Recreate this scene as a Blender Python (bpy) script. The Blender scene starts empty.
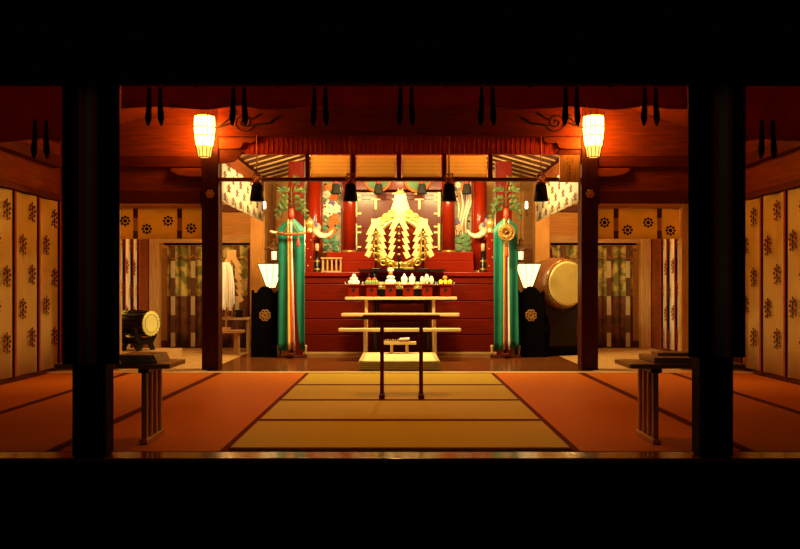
import bpy, math, random
from mathutils import Vector, Matrix
random.seed(7)
PI = math.pi
C = bpy.context.scene.collection
F, H, XC, YH = 770.0, 0.855, 400.0, 288.0
def X(px, d): return (px - XC) * d / F
def Z(py, d): return H + (YH - py) * d / F

# ------------------------------------------------------------------ materials
M = {}
def nodes(name):
    m = bpy.data.materials.new(name); m.use_nodes = True
    nt = m.node_tree
    return m, nt, nt.nodes['Principled BSDF']
def mat(name, c, rough=0.6, metal=0.0, var=0.12, scale=9.0, bump=0.0, bscale=60.0, coat=0.0, spec=0.5, stretch=(1, 1, 1)):
    m, nt, b = nodes(name)
    tc = nt.nodes.new('ShaderNodeTexCoord'); mp = nt.nodes.new('ShaderNodeMapping')
    mp.inputs['Scale'].default_value = stretch
    nt.links.new(tc.outputs['Object'], mp.inputs['Vector'])
    n = nt.nodes.new('ShaderNodeTexNoise'); n.inputs['Scale'].default_value = scale
    n.inputs['Detail'].default_value = 4
    nt.links.new(mp.outputs['Vector'], n.inputs['Vector'])
    r = nt.nodes.new('ShaderNodeValToRGB')
    r.color_ramp.elements[0].position = 0.3; r.color_ramp.elements[1].position = 0.7
    r.color_ramp.elements[0].color = tuple(x * (1 - var) for x in c) + (1,)
    r.color_ramp.elements[1].color = tuple(min(1, x * (1 + var)) for x in c) + (1,)
    nt.links.new(n.outputs['Fac'], r.inputs['Fac'])
    nt.links.new(r.outputs['Color'], b.inputs['Base Color'])
    b.inputs['Roughness'].default_value = rough; b.inputs['Metallic'].default_value = metal
    b.inputs['Specular IOR Level'].default_value = spec
    b.inputs['Coat Weight'].default_value = coat; b.inputs['Coat Roughness'].default_value = 0.12
    if bump:
        n2 = nt.nodes.new('ShaderNodeTexNoise'); n2.inputs['Scale'].default_value = bscale
        nt.links.new(mp.outputs['Vector'], n2.inputs['Vector'])
        bp = nt.nodes.new('ShaderNodeBump'); bp.inputs['Strength'].default_value = bump; bp.inputs['Distance'].default_value = 0.01
        nt.links.new(n2.outputs['Fac'], bp.inputs['Height']); nt.links.new(bp.outputs['Normal'], b.inputs['Normal'])
    M[name] = m
    return m
def wood(name, c, axis='x', rough=0.5, var=0.3, coat=0.0, spec=0.4):
    s = {'x': (1.2, 14, 14), 'y': (14, 1.2, 14), 'z': (14, 14, 1.2)}[axis]
    return mat(name, c, rough, 0, var, 3.0, 0.12, 4.0, coat, spec, s)
def glow(name, c, strength):
    m = bpy.data.materials.new(name); m.use_nodes = True
    nt = m.node_tree; nt.nodes.remove(nt.nodes['Principled BSDF'])
    e = nt.nodes.new('ShaderNodeEmission'); e.inputs['Color'].default_value = c + (1,); e.inputs['Strength'].default_value = strength
    nt.links.new(e.outputs[0], nt.nodes['Material Output'].inputs[0])
    M[name] = m
    return m

for ax in 'xyz':
    wood('wood_' + ax, (0.20, 0.042, 0.007), ax, 0.5, spec=0.25)
    wood('darkwood_' + ax, (0.10, 0.016, 0.005), ax, 0.45, spec=0.25)
    wood('beam_' + ax, (0.15, 0.021, 0.005), ax, 0.5, spec=0.2)
    wood('amberwood_' + ax, (0.55, 0.27, 0.07), ax, 0.5, 0.15, spec=0.25)
    wood('black_wood_' + ax, (0.018, 0.011, 0.008), ax, 0.75, spec=0.15)
    wood('palewood_' + ax, (0.72, 0.50, 0.24), ax, 0.45, 0.15)
    wood('tanwood_' + ax, (0.55, 0.32, 0.12), ax, 0.5, 0.2)
    wood('lacquer_' + ax, (0.27, 0.014, 0.002), ax, 0.3 if ax == 'z' else 0.45, 0.1, 0.4 if ax == 'z' else 0.0, 0.15 if ax == 'z' else .06)
    wood('darklacquer_' + ax, (0.19, 0.008, 0.002), ax, 0.35, 0.1, 0.1, 0.15)
    wood('brownlacquer_' + ax, (0.13, 0.007, 0.0015), ax, 0.38, 0.2, 0.0, 0.14)
wood('polished_floor', (0.17, 0.048, 0.009), 'x', 0.22, 0.25, 0.2)
wood('plank_floor', (0.60, 0.36, 0.13), 'y', 0.4, 0.15)
wood('sill_wood', (0.20, 0.06, 0.02), 'x', 0.16, 0.25, 0.3)
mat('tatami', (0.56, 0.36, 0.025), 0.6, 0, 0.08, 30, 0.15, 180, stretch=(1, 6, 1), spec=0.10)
mat('tatami_side_redlit', (0.60, 0.145, 0.008), 0.65, 0, 0.08, 30, 0.15, 180, stretch=(6, 1, 1), spec=0.06)  # redder copy of tatami: the hall's deep orange light is put into the colour
mat('mat_edge', (0.13, 0.014, 0.004), 0.8, spec=0.05)
mat('pale_mat', (0.80, 0.66, 0.34), 0.6, 0, 0.05, 40, 0.1, 200)
mat('brocade', (0.50, 0.38, 0.14), 0.6)
mat('brocade_dark', (0.10, 0.06, 0.02), 0.6)
mat('cloth_cream', (0.86, 0.68, 0.24), 0.85, 0, 0.05, 5, 0.1, 40)
mat('cloth_white', (0.88, 0.82, 0.66), 0.85, 0, 0.04, 5, 0.1, 40)
mat('strap_dark', (0.05, 0.025, 0.014), 0.9, spec=0.1)
mat('cloth_dark', (0.42, 0.085, 0.03), 0.9, spec=0.1)
mat('cloth_black', (0.006, 0.005, 0.005), 0.9, spec=0.1)
mat('cloth_red', (0.36, 0.03, 0.012), 0.85)
mat('cloth_dull_red', (0.62, 0.07, 0.04), 0.9, spec=0.1)
mat('cloth_dull_green', (0.46, 0.42, 0.24), 0.9, spec=0.1)
mat('silk_green', (0.004, 0.17, 0.12), 0.5, 0, 0.15, 6, 0.1, 20)
mat('silk_yellow', (0.85, 0.58, 0.08), 0.5)
mat('silk_red', (0.70, 0.045, 0.015), 0.5)
mat('silk_white', (0.85, 0.80, 0.70), 0.5)
mat('silk_purple', (0.075, 0.035, 0.13), 0.5)
mat('ink', (0.010, 0.008, 0.008), 0.8, spec=0.2)
mat('sprig', (0.16, 0.035, 0.015), 0.85, spec=0.2)
mat('sprig_green', (0.28, 0.30, 0.12), 0.85, spec=0.2)
mat('strap', (0.13, 0.055, 0.03), 0.85, spec=0.2)
mat('gold', (0.95, 0.66, 0.17), 0.30, 0.75, 0.1, 20)
mat('gold_leaf', (0.52, 0.43, 0.20), 0.5, 0.1, 0.06, 20)
mat('gold_bright', (0.95, 0.78, 0.32), 0.45, 0.1)
mat('old_gold', (0.55, 0.30, 0.08), 0.4, 0.6, 0.2, 20)
mat('bronze', (0.20, 0.10, 0.04), 0.4, 0.7, 0.3, 20)
mat('silver', (0.60, 0.55, 0.48), 0.3, 0.8)
mat('black_lacquer', (0.008, 0.006, 0.006), 0.28, 0, 0.1, spec=0.4)
mat('black_matte', (0.003, 0.0022, 0.002), 0.8, spec=0.03)
mat('mochi', (0.90, 0.87, 0.80), 0.5, 0, 0.03)
mat('porcelain', (0.92, 0.91, 0.88), 0.15)
mat('fruit_orange', (0.80, 0.20, 0.02), 0.4)
mat('fruit_yellow', (0.88, 0.62, 0.03), 0.4)
mat('veg_red', (0.70, 0.06, 0.02), 0.35)
mat('veg_green', (0.20, 0.28, 0.06), 0.5)
mat('daikon', (0.75, 0.66, 0.55), 0.6, 0, 0.15, 30, 0.3, 60)
mat('paper', (0.90, 0.88, 0.82), 0.7, 0, 0.03)
mat('tan_paper', (0.60, 0.36, 0.14), 0.7, 0, 0.05)
mat('leaf', (0.030, 0.070, 0.010), 0.7, 0, 0.4, 30)
mat('leaf_light', (0.075, 0.115, 0.015), 0.7, 0, 0.3, 30)
mat('paint_green', (0.09, 0.22, 0.06), 0.5, 0, 0.15, 20)
mat('paint_teal', (0.04, 0.20, 0.12), 0.5, 0, 0.3, 20)
mat('paint_orange', (0.85, 0.17, 0.02), 0.5, 0, 0.15, 20)
mat('paint_white', (0.85, 0.74, 0.55), 0.5, 0, 0.1, 20)
mat('paint_purple', (0.20, 0.14, 0.32), 0.5, 0, 0.15, 20)
mat('paint_grey', (0.26, 0.24, 0.13), 0.6, 0, 0.5, 12)
mat('paint_pink', (0.80, 0.42, 0.24), 0.5, 0, 0.15, 20)
mat('tassel_black', (0.008, 0.007, 0.007), 0.85, 0, 0.3, 10, 0.5, 60, stretch=(8, 8, 0.6), spec=0.1)
mat('tassel_grey', (0.022, 0.021, 0.014), 0.85, 0, 0.3, 10, 0.5, 60, stretch=(8, 8, 0.6))
mat('cord_orange', (0.38, 0.12, 0.03), 0.7)
mat('drum_skin', (0.78, 0.75, 0.25), 0.55, 0, 0.12, 4)
mat('drum_body', (0.20, 0.075, 0.022), 0.28, 0, 0.25, 5, coat=0.3)
wood('reed_red', (0.46, 0.045, 0.010), 'z', 0.5)
wood('pillar_dark', (0.055, 0.008, 0.003), 'z', 0.5, spec=0.2)
wood('door_lacquer', (0.14, 0.010, 0.003), 'z', 0.30, 0.15, 0.10, 0.22)
mat('grey_board', (0.60, 0.55, 0.36), 0.8)
mat('gravel', (0.03, 0.03, 0.03), 0.95, 0, 0.5, 40, 0.4, 60)
mat('grille', (0.50, 0.40, 0.24), 0.8)
def translucent(nt, b, col, f):
    t = nt.nodes.new('ShaderNodeBsdfTranslucent'); x = nt.nodes.new('ShaderNodeMixShader'); x.inputs[0].default_value = f
    if col is not None: nt.links.new(col, t.inputs[0])
    nt.links.new(b.outputs[0], x.inputs[1]); nt.links.new(t.outputs[0], x.inputs[2])
    nt.links.new(x.outputs[0], nt.nodes['Material Output'].inputs[0])
def thin(name, f):
    nt = M[name].node_tree; b = nt.nodes['Principled BSDF']
    translucent(nt, b, b.inputs['Base Color'].links[0].from_socket, f)
mat('cloth_valance', (0.90, 0.68, 0.20), 0.85, 0, 0.05, 5, 0.1, 40); thin('cloth_valance', 0.5); thin('cloth_dark', 0.75); thin('cloth_white', 0.35); thin('cloth_cream', 0.4)
# split-bamboo blind: fine horizontal strips
def bamboo():
    m, nt, b = nodes('bamboo')
    tc = nt.nodes.new('ShaderNodeTexCoord'); w = nt.nodes.new('ShaderNodeTexWave')
    w.bands_direction = 'Z'; w.inputs['Scale'].default_value = 22; w.inputs['Distortion'].default_value = 1.2
    w.inputs['Detail Scale'].default_value = 1.0
    r = nt.nodes.new('ShaderNodeValToRGB')
    r.color_ramp.elements[0].color = (0.45, 0.25, 0.08, 1); r.color_ramp.elements[1].color = (0.90, 0.66, 0.28, 1)
    nt.links.new(tc.outputs['Object'], w.inputs['Vector']); nt.links.new(w.outputs['Fac'], r.inputs['Fac'])
    nt.links.new(r.outputs['Color'], b.inputs['Base Color']); b.inputs['Roughness'].default_value = 0.6
    translucent(nt, b, r.outputs['Color'], 0.6)
    M['bamboo'] = m
bamboo()
# printed sheer: foliage over a pale ground in its upper half, a brown ground below
def sheer():
    m, nt, b = nodes('sheer')
    tc = nt.nodes.new('ShaderNodeTexCoord')
    n = nt.nodes.new('ShaderNodeTexNoise'); n.inputs['Scale'].default_value = 7; n.inputs['Detail'].default_value = 3
    nt.links.new(tc.outputs['Object'], n.inputs['Vector'])
    r = nt.nodes.new('ShaderNodeValToRGB'); r.color_ramp.interpolation = 'EASE'
    r.color_ramp.elements[0].position = 0.42; r.color_ramp.elements[1].position = 0.56
    r.color_ramp.elements[0].color = (0.46, 0.38, 0.12, 1); r.color_ramp.elements[1].color = (0.15, 0.14, 0.03, 1)
    nt.links.new(n.outputs['Fac'], r.inputs['Fac'])
    r2 = nt.nodes.new('ShaderNodeValToRGB')
    r2.color_ramp.elements[0].position = 0.42; r2.color_ramp.elements[1].position = 0.6
    r2.color_ramp.elements[0].color = (0.14, 0.045, 0.01, 1); r2.color_ramp.elements[1].color = (0.06, 0.02, 0.005, 1)
    nt.links.new(n.outputs['Fac'], r2.inputs['Fac'])
    sp = nt.nodes.new('ShaderNodeSeparateXYZ'); nt.links.new(tc.outputs['Object'], sp.inputs[0])
    g = nt.nodes.new('ShaderNodeMath'); g.operation = 'GREATER_THAN'; g.inputs[1].default_value = 0.72
    nt.links.new(sp.outputs['Z'], g.inputs[0])
    mx = nt.nodes.new('ShaderNodeMix'); mx.data_type = 'RGBA'
    nt.links.new(g.outputs[0], mx.inputs['Factor'])
    nt.links.new(r2.outputs['Color'], mx.inputs[6]); nt.links.new(r.outputs['Color'], mx.inputs[7])
    nt.links.new(mx.outputs[2], b.inputs['Base Color']); b.inputs['Roughness'].default_value = 0.8
    M['sheer'] = m
sheer()
glow('lantern_paper', (1.0, 0.30, 0.028), 60.0)
glow('lantern_paper_dim', (1.0, 0.38, 0.06), 3.2)
glow('lamp_paper', (1.0, 0.62, 0.22), 4.0)
glow('bulb', (1.0, 0.78, 0.42), 6.0)
glow('hanging_glow', (1.0, 0.72, 0.34), 3.0)

# ------------------------------------------------------------------ mesh builder
class MB:
    def __init__(self): self.v = []; self.f = []; self.m = []; self.s = []
    def add(self, vs, fs, m=0, smooth=False):
        o = len(self.v); self.v += [tuple(p) for p in vs]
        for f in fs: self.f.append([i + o for i in f]); self.m.append(m); self.s.append(smooth)
        return self
    def box(self, x0, x1, y0, y1, z0, z1, m=0):
        vs = [(x, y, z) for x in (x0, x1) for y in (y0, y1) for z in (z0, z1)]
        return self.add(vs, [(0, 1, 3, 2), (4, 6, 7, 5), (0, 4, 5, 1), (2, 3, 7, 6), (0, 2, 6, 4), (1, 5, 7, 3)], m)
    def taper(self, cx, cy, z0, z1, a0, b0, a1, b1, m=0):
        vs = [(cx - a0, cy - b0, z0), (cx + a0, cy - b0, z0), (cx + a0, cy + b0, z0), (cx - a0, cy + b0, z0),
              (cx - a1, cy - b1, z1), (cx + a1, cy - b1, z1), (cx + a1, cy + b1, z1), (cx - a1, cy + b1, z1)]
        return self.add(vs, [(3, 2, 1, 0), (4, 5, 6, 7), (0, 1, 5, 4), (1, 2, 6, 5), (2, 3, 7, 6), (3, 0, 4, 7)], m)
    def tube(self, pts, rs, n=10, m=0, caps=True):
        pts = [Vector(p) for p in pts]
        if not hasattr(rs, '__len__'): rs = [rs] * len(pts)
        vs = []; up = None
        for i, p in enumerate(pts):
            t = (pts[min(i + 1, len(pts) - 1)] - pts[max(i - 1, 0)]).normalized()
            if up is None:
                up = Vector((0, 0, 1)) if abs(t.z) < 0.9 else Vector((1, 0, 0))
            a = t.cross(up).normalized(); up = a.cross(t).normalized()
            for k in range(n):
                q = 2 * PI * k / n
                vs.append(p + (a * math.cos(q) + up * math.sin(q)) * rs[i])
        fs = [(i * n + k, i * n + (k + 1) % n, (i + 1) * n + (k + 1) % n, (i + 1) * n + k) for i in range(len(pts) - 1) for k in range(n)]
        self.add(vs, fs, m, True)
        if caps:
            o = len(self.v) - len(vs)
            self.f.append([o + k for k in range(n)][::-1]); self.m.append(m); self.s.append(False)
            self.f.append([o + (len(pts) - 1) * n + k for k in range(n)]); self.m.append(m); self.s.append(False)
        return self
    def cyl(self, p0, p1, r0, r1=None, n=16, m=0): return self.tube([p0, p1], [r0, r0 if r1 is None else r1], n, m)
    def lathe(self, prof, c=(0, 0, 0), n=20, m=0, mtx=None, smooth=True):
        vs = []; c = Vector(c)
        for r, z in prof:
            for k in range(n):
                q = 2 * PI * k / n
                p = Vector((r * math.cos(q), r * math.sin(q), z))
                vs.append(c + (mtx @ p if mtx else p))
        fs = [(i * n + k, i * n + (k + 1) % n, (i + 1) * n + (k + 1) % n, (i + 1) * n + k) for i in range(len(prof) - 1) for k in range(n)]
        o = len(self.v)
        self.add(vs, fs, m, smooth)
        self.f.append([o + k for k in range(n)][::-1]); self.m.append(m); self.s.append(False)
        self.f.append([o + (len(prof) - 1) * n + k for k in range(n)]); self.m.append(m); self.s.append(False)
        return self
    def ball(self, c, r, n=14, m=0):
        if not hasattr(r, '__len__'): r = (r, r, r)
        k = 8; vs = []; 
        for i in range(1, k):
            a = PI * i / k
            for j in range(n):
                q = 2 * PI * j / n
                vs.append((c[0] + r[0] * math.sin(a) * math.cos(q), c[1] + r[1] * math.sin(a) * math.sin(q), c[2] + r[2] * math.cos(a)))
        top = len(vs); vs.append((c[0], c[1], c[2] + r[2])); vs.append((c[0], c[1], c[2] - r[2]))
        fs = [(i * n + j, (i + 1) * n + j, (i + 1) * n + (j + 1) % n, i * n + (j + 1) % n) for i in range(k - 2) for j in range(n)]
        fs += [(top, j, (j + 1) % n) for j in range(n)] + [(top + 1, (k - 2) * n + (j + 1) % n, (k - 2) * n + j) for j in range(n)]
        return self.add(vs, fs, m, True)
    def prism(self, poly, y0, y1, m=0, plane='xz'):
        n = len(poly)
        g = {'xz': lambda a, b, t: (a, t, b), 'yz': lambda a, b, t: (t, a, b), 'xy': lambda a, b, t: (a, b, t)}[plane]
        vs = [g(a, b, y0) for a, b in poly] + [g(a, b, y1) for a, b in poly]
        fs = [list(range(n)), list(range(2 * n - 1, n - 1, -1))] + [(i, i + n, (i + 1) % n + n, (i + 1) % n) for i in range(n)]
        return self.add(vs, fs, m)
    def sheet(self, fn, nu, nv, th, m=0):
        t = Vector(th); vs = []
        for k in (0, 1):
            for j in range(nv + 1):
                for i in range(nu + 1): vs.append(Vector(fn(i / nu, j / nv)) + t * k)
        N = (nu + 1) * (nv + 1); w = nu + 1; fs = []
        for j in range(nv):
            for i in range(nu):
                a = j * w + i
                fs.append((a, a + 1, a + w + 1, a + w)); fs.append((N + a, N + a + w, N + a + w + 1, N + a + 1))
        b = [i for i in range(w)] + [j * w + nu for j in range(1, nv + 1)] + [nv * w + i for i in range(nu - 1, -1, -1)] + [j * w for j in range(nv - 1, 0, -1)]
        for i in range(len(b)): p, q = b[i], b[(i + 1) % len(b)]; fs.append((p, p + N, q + N, q))
        return self.add(vs, fs, m, True)
    def torus(self, c, R, r, mtx=None, n=32, k=8, m=0, a0=0, a1=2 * PI):
        pts = [];  c = Vector(c); full = abs(a1 - a0 - 2 * PI) < 1e-6
        vs = []; cnt = n if full else n + 1
        for i in range(cnt):
            a = a0 + (a1 - a0) * i / n
            for j in range(k):
                q = 2 * PI * j / k
                p = Vector(((R + r * math.cos(q)) * math.cos(a), r * math.sin(q), (R + r * math.cos(q)) * math.sin(a)))
                vs.append(c + (mtx @ p if mtx else p))
        fs = [(i * k + j, i * k + (j + 1) % k, ((i + 1) % cnt) * k + (j + 1) % k, ((i + 1) % cnt) * k + j) for i in range(n) for j in range(k)]
        return self.add(vs, fs, m, True)
    def build(self, name, mats, parent=None, bevel=0.0, loc=None):
        if isinstance(mats, str): mats = [mats]
        me = bpy.data.meshes.new(name)
        vs = self.v; o = bpy.data.objects.new(name, me); C.objects.link(o)
        if parent is not None: o.parent = parent
        elif loc is None:
            xs = [p[0] for p in vs]; ys = [p[1] for p in vs]; zs = [p[2] for p in vs]
            c = ((min(xs) + max(xs)) / 2, (min(ys) + max(ys)) / 2, min(zs))
            vs = [(p[0] - c[0], p[1] - c[1], p[2] - c[2]) for p in vs]; o.location = c
        else: o.location = loc
        me.from_pydata(vs, [], self.f)
        for a in mats: me.materials.append(M[a])
        me.polygons.foreach_set('material_index', self.m); me.polygons.foreach_set('use_smooth', self.s)
        me.update()
        import bmesh
        bm = bmesh.new(); bm.from_mesh(me); bmesh.ops.recalc_face_normals(bm, faces=bm.faces); bm.to_mesh(me); bm.free()
        if bevel:
            b = o.modifiers.new('bevel', 'BEVEL'); b.width = bevel; b.segments = 2; b.limit_method = 'ANGLE'
        return o
def tag(o, label=None, cat=None, group=None, kind=None):
    if label: o['label'] = label
    if cat: o['category'] = cat
    if group: o['group'] = group
    if kind: o['kind'] = kind
    return o
def thing(name, label, cat, loc, group=None, rz=0.0):
    o = bpy.data.objects.new(name, None); C.objects.link(o); o.location = loc; o.rotation_euler = (0, 0, rz)
    o.empty_display_size = 0.1
    return tag(o, label, cat, group)
def struct(name, mb, m, bevel=0.0):
    o = mb.build(name, m, None, bevel); o['kind'] = 'structure'; return o
def copy_tree(o, parent=None):
    c = o.copy(); C.objects.link(c)
    if parent is not None: c.parent = parent
    for ch in [q for q in bpy.data.objects if q.parent == o]: copy_tree(ch, c)
    return c
def disc(mb, cx, cz, r, y, m, n=14, rz=None):
    pts = [(cx + r * math.cos(2 * PI * k / n), cz + (rz or r) * math.sin(2 * PI * k / n)) for k in range(n)]
    mb.prism(pts, y, y - 0.003, m)
def crest(mb, cx, cz, r, y, m, sub=8):              # eight-petalled round crest on a front-facing cloth
    disc(mb, cx, cz, r * 0.36, y, m)
    for k in range(sub):
        a = 2 * PI * k / sub
        disc(mb, cx + r * 0.74 * math.cos(a), cz + r * 0.74 * math.sin(a), r * 0.25, y, m, 10)

# ------------------------------------------------------------------ the setting
trim_n = [0]
def trim(mb, m, bevel=0.006):
    trim_n[0] += 1
    return struct('trim_%d' % trim_n[0], mb, m, bevel)
TA0, TA1 = 4.03, 7.75
struct('ground', MB().box(-6, 6, -2.5, 3.86, -0.86, -0.74), 'gravel')
struct('floor', MB().box(-3.62, 3.62, 3.9, 7.78, -0.16, -0.055), 'darkwood_x')
f = MB()
for k in range(8): f.box(-2.0 + k * 0.5, -2.0 + (k + 1) * 0.5 - 0.003, 7.87, 11.1, -0.1, 0.0)
struct('floor', f, 'polished_floor')
for s in (-1, 1):
    f = MB()
    for k in range(8):
        a, b = sorted((s * (2.003 + k * 0.2), s * (2.003 + (k + 1) * 0.2 - 0.004)))
        f.box(a, b, 7.87, 11.1, -0.1, 0.0)
    struct('floor', f, 'plank_floor')
trim(MB().box(-3.62, 3.62, 3.865, 4.02, -0.025, 0.0), 'sill_wood', 0.006)
trim(MB().box(-3.62, 3.62, 7.755, 7.865, -0.1, 0.004), 'palewood_x', 0.004)
struct('wall_front', MB().box(-3.62, 3.62, 3.885, 3.895, -0.74, -0.027), 'black_wood_x')
struct('wall_front', MB().box(-4.4, 4.4, 3.795, 3.85, 1.865, 3.7), 'black_wood_x')
CY = 8.1
def ceil_z(x): return 2.74 + 0.33 * (2.44 - abs(x))
c = MB()
for s in (-1, 1):
    c.add([(0, 3.86, ceil_z(0)), (s * 3.7, 3.86, ceil_z(3.7)), (s * 3.7, CY + .06, ceil_z(3.7)), (0, CY + .06, ceil_z(0)),
           (0, 3.86, ceil_z(0) + .05), (s * 3.7, 3.86, ceil_z(3.7) + .05), (s * 3.7, CY + .06, ceil_z(3.7) + .05), (0, CY + .06, ceil_z(0) + .05)],
          [(0, 1, 2, 3), (7, 6, 5, 4), (0, 4, 5, 1), (1, 5, 6, 2), (2, 6, 7, 3)])
struct('ceiling', c, 'wood_y')
for s, nm in ((-1, 'left'), (1, 'right')):
    a, b = sorted((s * 3.58, s * 3.64))
    struct('wall_' + nm, MB().box(a, b, 3.9, 11.1, 0, 2.42), 'wood_y')
    a, b = sorted((s * 3.50, s * 3.58))
    trim(MB().box(a, b, 3.98, 7.98, 2.10, 2.22), 'darkwood_y')
    trim(MB().box(a, b, 3.98, 7.98, 1.755, 1.82), 'darkwood_y')
    a, b = sorted((s * 3.55, s * 3.58))
    struct('baseboard_' + nm, MB().box(a, b, 4.04, 7.74, 0.002, 0.05), 'darkwood_y')
# plane of the inner pillars: boarded gable panels and crossbeams either side of the middle bay
for s, nm in ((-1, 'left'), (1, 'right')):
    pts = [(s * 1.89, 1.74), (s * 3.575, 1.74), (s * 3.575, ceil_z(3.575) - .004), (s * 1.89, ceil_z(1.89) - .004)]
    struct('wall_' + nm, MB().prism(pts, 8.12, 8.16), 'wood_x')
    a, b = sorted((s * 2.08, s * 3.5))
    trim(MB().box(a, b, 8.075, 8.118, 2.125, 2.245), 'darkwood_x')
    trim(MB().box(a, b, 8.05, 8.118, 1.735, 1.875), 'darkwood_x')
    a, b = sorted((s * 2.08, s * 2.925))
    trim(MB().box(a, b, 8.02, 8.118, 1.69, 1.733), 'tanwood_x')
    pts = [(s * 1.89, ceil_z(1.89)), (0, ceil_z(0)), (0, 2.745), (s * 1.89, 2.745)]
    a, b = sorted((s * 3.115, s * 3.575))
    struct('wall_' + nm, MB().box(a, b, 8.05, 8.11, 0, 1.73), 'wood_z')
struct('wall_middle', MB().prism([(-1.885, 2.75), (1.885, 2.75), (1.885, ceil_z(1.885) - .006), (0, ceil_z(0) - .006), (-1.885, ceil_z(1.885) - .006)], 8.12, 8.158), 'wood_x')
# main crossbeam with cut swirls
def swirl(mb, cx, cz, y, s, m):
    pts = [(cx + s * (0.008 + 0.0085 * t) * math.cos(t), y, cz + (0.008 + 0.0085 * t) * 0.9 * math.sin(t)) for t in [k * 0.35 for k in range(36)]]
    mb.tube(pts, [0.006] * len(pts), 6, m)
    for dx, dz, l, h in ((-.16, .03, .22, .07), (-.2, -.03, .2, .03), (.13, .06, .16, .04), (.16, -.02, .3, .02), (.30, .02, .18, .05), (-.12, .09, .1, .03)):
        q = [(cx + s * (dx + l * (t - .5)), y, cz + dz + h * math.sin((t - .5) * 2.6)) for t in [k / 8 for k in range(9)]]
        mb.tube(q, [0.002 + 0.009 * math.sin(PI * k / 8) for k in range(9)], 6, m)
b = MB().box(-1.89, 1.89, 8.0, 8.115, 2.43, 2.745)
b.box(-1.89, 1.89, 7.985, 8.0, 2.715, 2.745).box(-1.89, 1.89, 7.99, 8.0, 2.43, 2.455)
for s in (-1, 1): swirl(b, s * 1.62, 2.575, 7.998, -s, 1)
trim(b, ['beam_x', 'black_wood_x'], 0)
# rolled reed valance beam under it, then the thin rail
b = MB().box(-1.86, 1.86, 8.06, 8.118, 2.255, 2.43)
for k in range(74): b.cyl((-1.83 + k * .05, 8.060, 2.258), (-1.83 + k * .05, 8.060, 2.428), .005, n=6)
trim(b, 'reed_red', 0)
trim(MB().box(-1.885, 1.885, 8.03, 8.10, 1.972, 2.008), 'darkwood_x', 0.004)
for px in (308, 353.5, 399, 444, 490):
    trim(MB().box(X(px, 8.1) - .023, X(px, 8.1) + .023, 8.05, 8.10, 2.01, 2.253), 'brownlacquer_z', 0.003)
# side walls of the middle bay: beam, pale lattice, corner post
for s, nm in ((-1, 'left'), (1, 'right')):
    a, b = sorted((s * 1.89, s * 1.97))
    trim(MB().box(a, b, 8.2, 10.7, 2.20, 2.36), 'wood_y')
# ceilings and back wall behind
c = MB()
for s in (-1, 1):
    z0, z1 = 2.37, 2.94
    c.add([(0, 8.165, z1), (s * 2.0, 8.165, z0), (s * 2.0, 11.1, z0), (0, 11.1, z1), (0, 8.165, z1 + .04), (s * 2.0, 8.165, z0 + .04), (s * 2.0, 11.1, z0 + .04), (0, 11.1, z1 + .04)],
          [(0, 1, 2, 3), (7, 6, 5, 4), (0, 4, 5, 1), (1, 5, 6, 2), (2, 6, 7, 3)])
    for k in range(9):                                        # battens under the slope
        y = 8.45 + k * 0.29; w = .022
        P = [(s * 1.88, 2.388), (s * .02, 2.918), (s * .02, 2.945), (s * 1.88, 2.415)]
        c.prism(P, y, y + w, 1)
struct('ceiling', c, ['darkwood_x', 'tanwood_x'])
for s in (-1, 1):
    a, b = sorted((s * 2.005, s * 3.58))
    struct('ceiling', MB().box(a, b, 8.165, 11.1, 2.36, 2.41), 'wood_y')
struct('wall_back', MB().box(-3.64, 3.64, 11.1, 11.16, 0, 3.0), 'amberwood_x')
for s, nm in ((-1, 'left'), (1, 'right')):
    a, b = sorted((s * 3.43, s * 3.57))
    trim(MB().box(a, b, 10.95, 11.09, 0.002, 2.35), 'tanwood_z')
    a, b = sorted((s * 2.12, s * 3.43))
    trim(MB().box(a, b, 11.04, 11.095, 1.50, 1.62), 'tanwood_x')
    trim(MB().box(a, b, 11.05, 11.095, 0.0, 0.10), 'darkwood_x')
    trim(MB().box(*sorted((s * 3.53, s * 3.575)), 8.2, 10.94, 1.62, 1.74), 'darkwood_y')
    trim(MB().box(*sorted((s * 2.12, s * 3.42)), 11.05, 11.095, 1.95, 2.05), 'darkwood_x')
    trim(MB().box(*sorted((s * 1.35, s * 1.88)), 11.05, 11.095, 0.62, 0.66), 'darkwood_x')

# ------------------------------------------------------------------ tatami mats
def tatami(x0, x1, y0, y1, label, edges, m):
    t = thing('tatami_mat', label, 'tatami mat', ((x0 + x1) / 2, (y0 + y1) / 2, -0.052), 'tatami mats of the hall floor')
    w, l = (x1 - x0) / 2 - .0015, (y1 - y0) / 2 - .0015
    MB().box(-w, w, -l, l, 0, 0.052).build('straw_mat', m, t)
    e = .032
    b = MB()
    if 'y' in edges: b.box(-w, w, -l, -l + e, .0525, .054).box(-w, w, l - e, l, .0525, .054)
    if 'x' in edges: b.box(-w, -w + e, -l, l, .0525, .054).box(w - e, w, -l, l, .0525, .054)
    b.build('cloth_border', 'mat_edge', t)
ys = [4.09, 4.985, 5.88, 6.80, 7.75]
nm4 = ['nearest the front sill', 'where the dark two-legged stand has its feet just behind', 'under the top of the dark two-legged stand', 'next to the pale threshold before the altar']
nm4 = ['centre tatami mat nearest the front sill, one of the crosswise four', 'second centre tatami mat from the front sill, laid crosswise', 'centre tatami mat carrying the dark two-legged stand', 'centre tatami mat against the pale threshold before the altar']
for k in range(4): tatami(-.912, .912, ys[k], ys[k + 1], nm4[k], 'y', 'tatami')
xs = [.912, 1.825, 2.735, 3.545]
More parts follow.
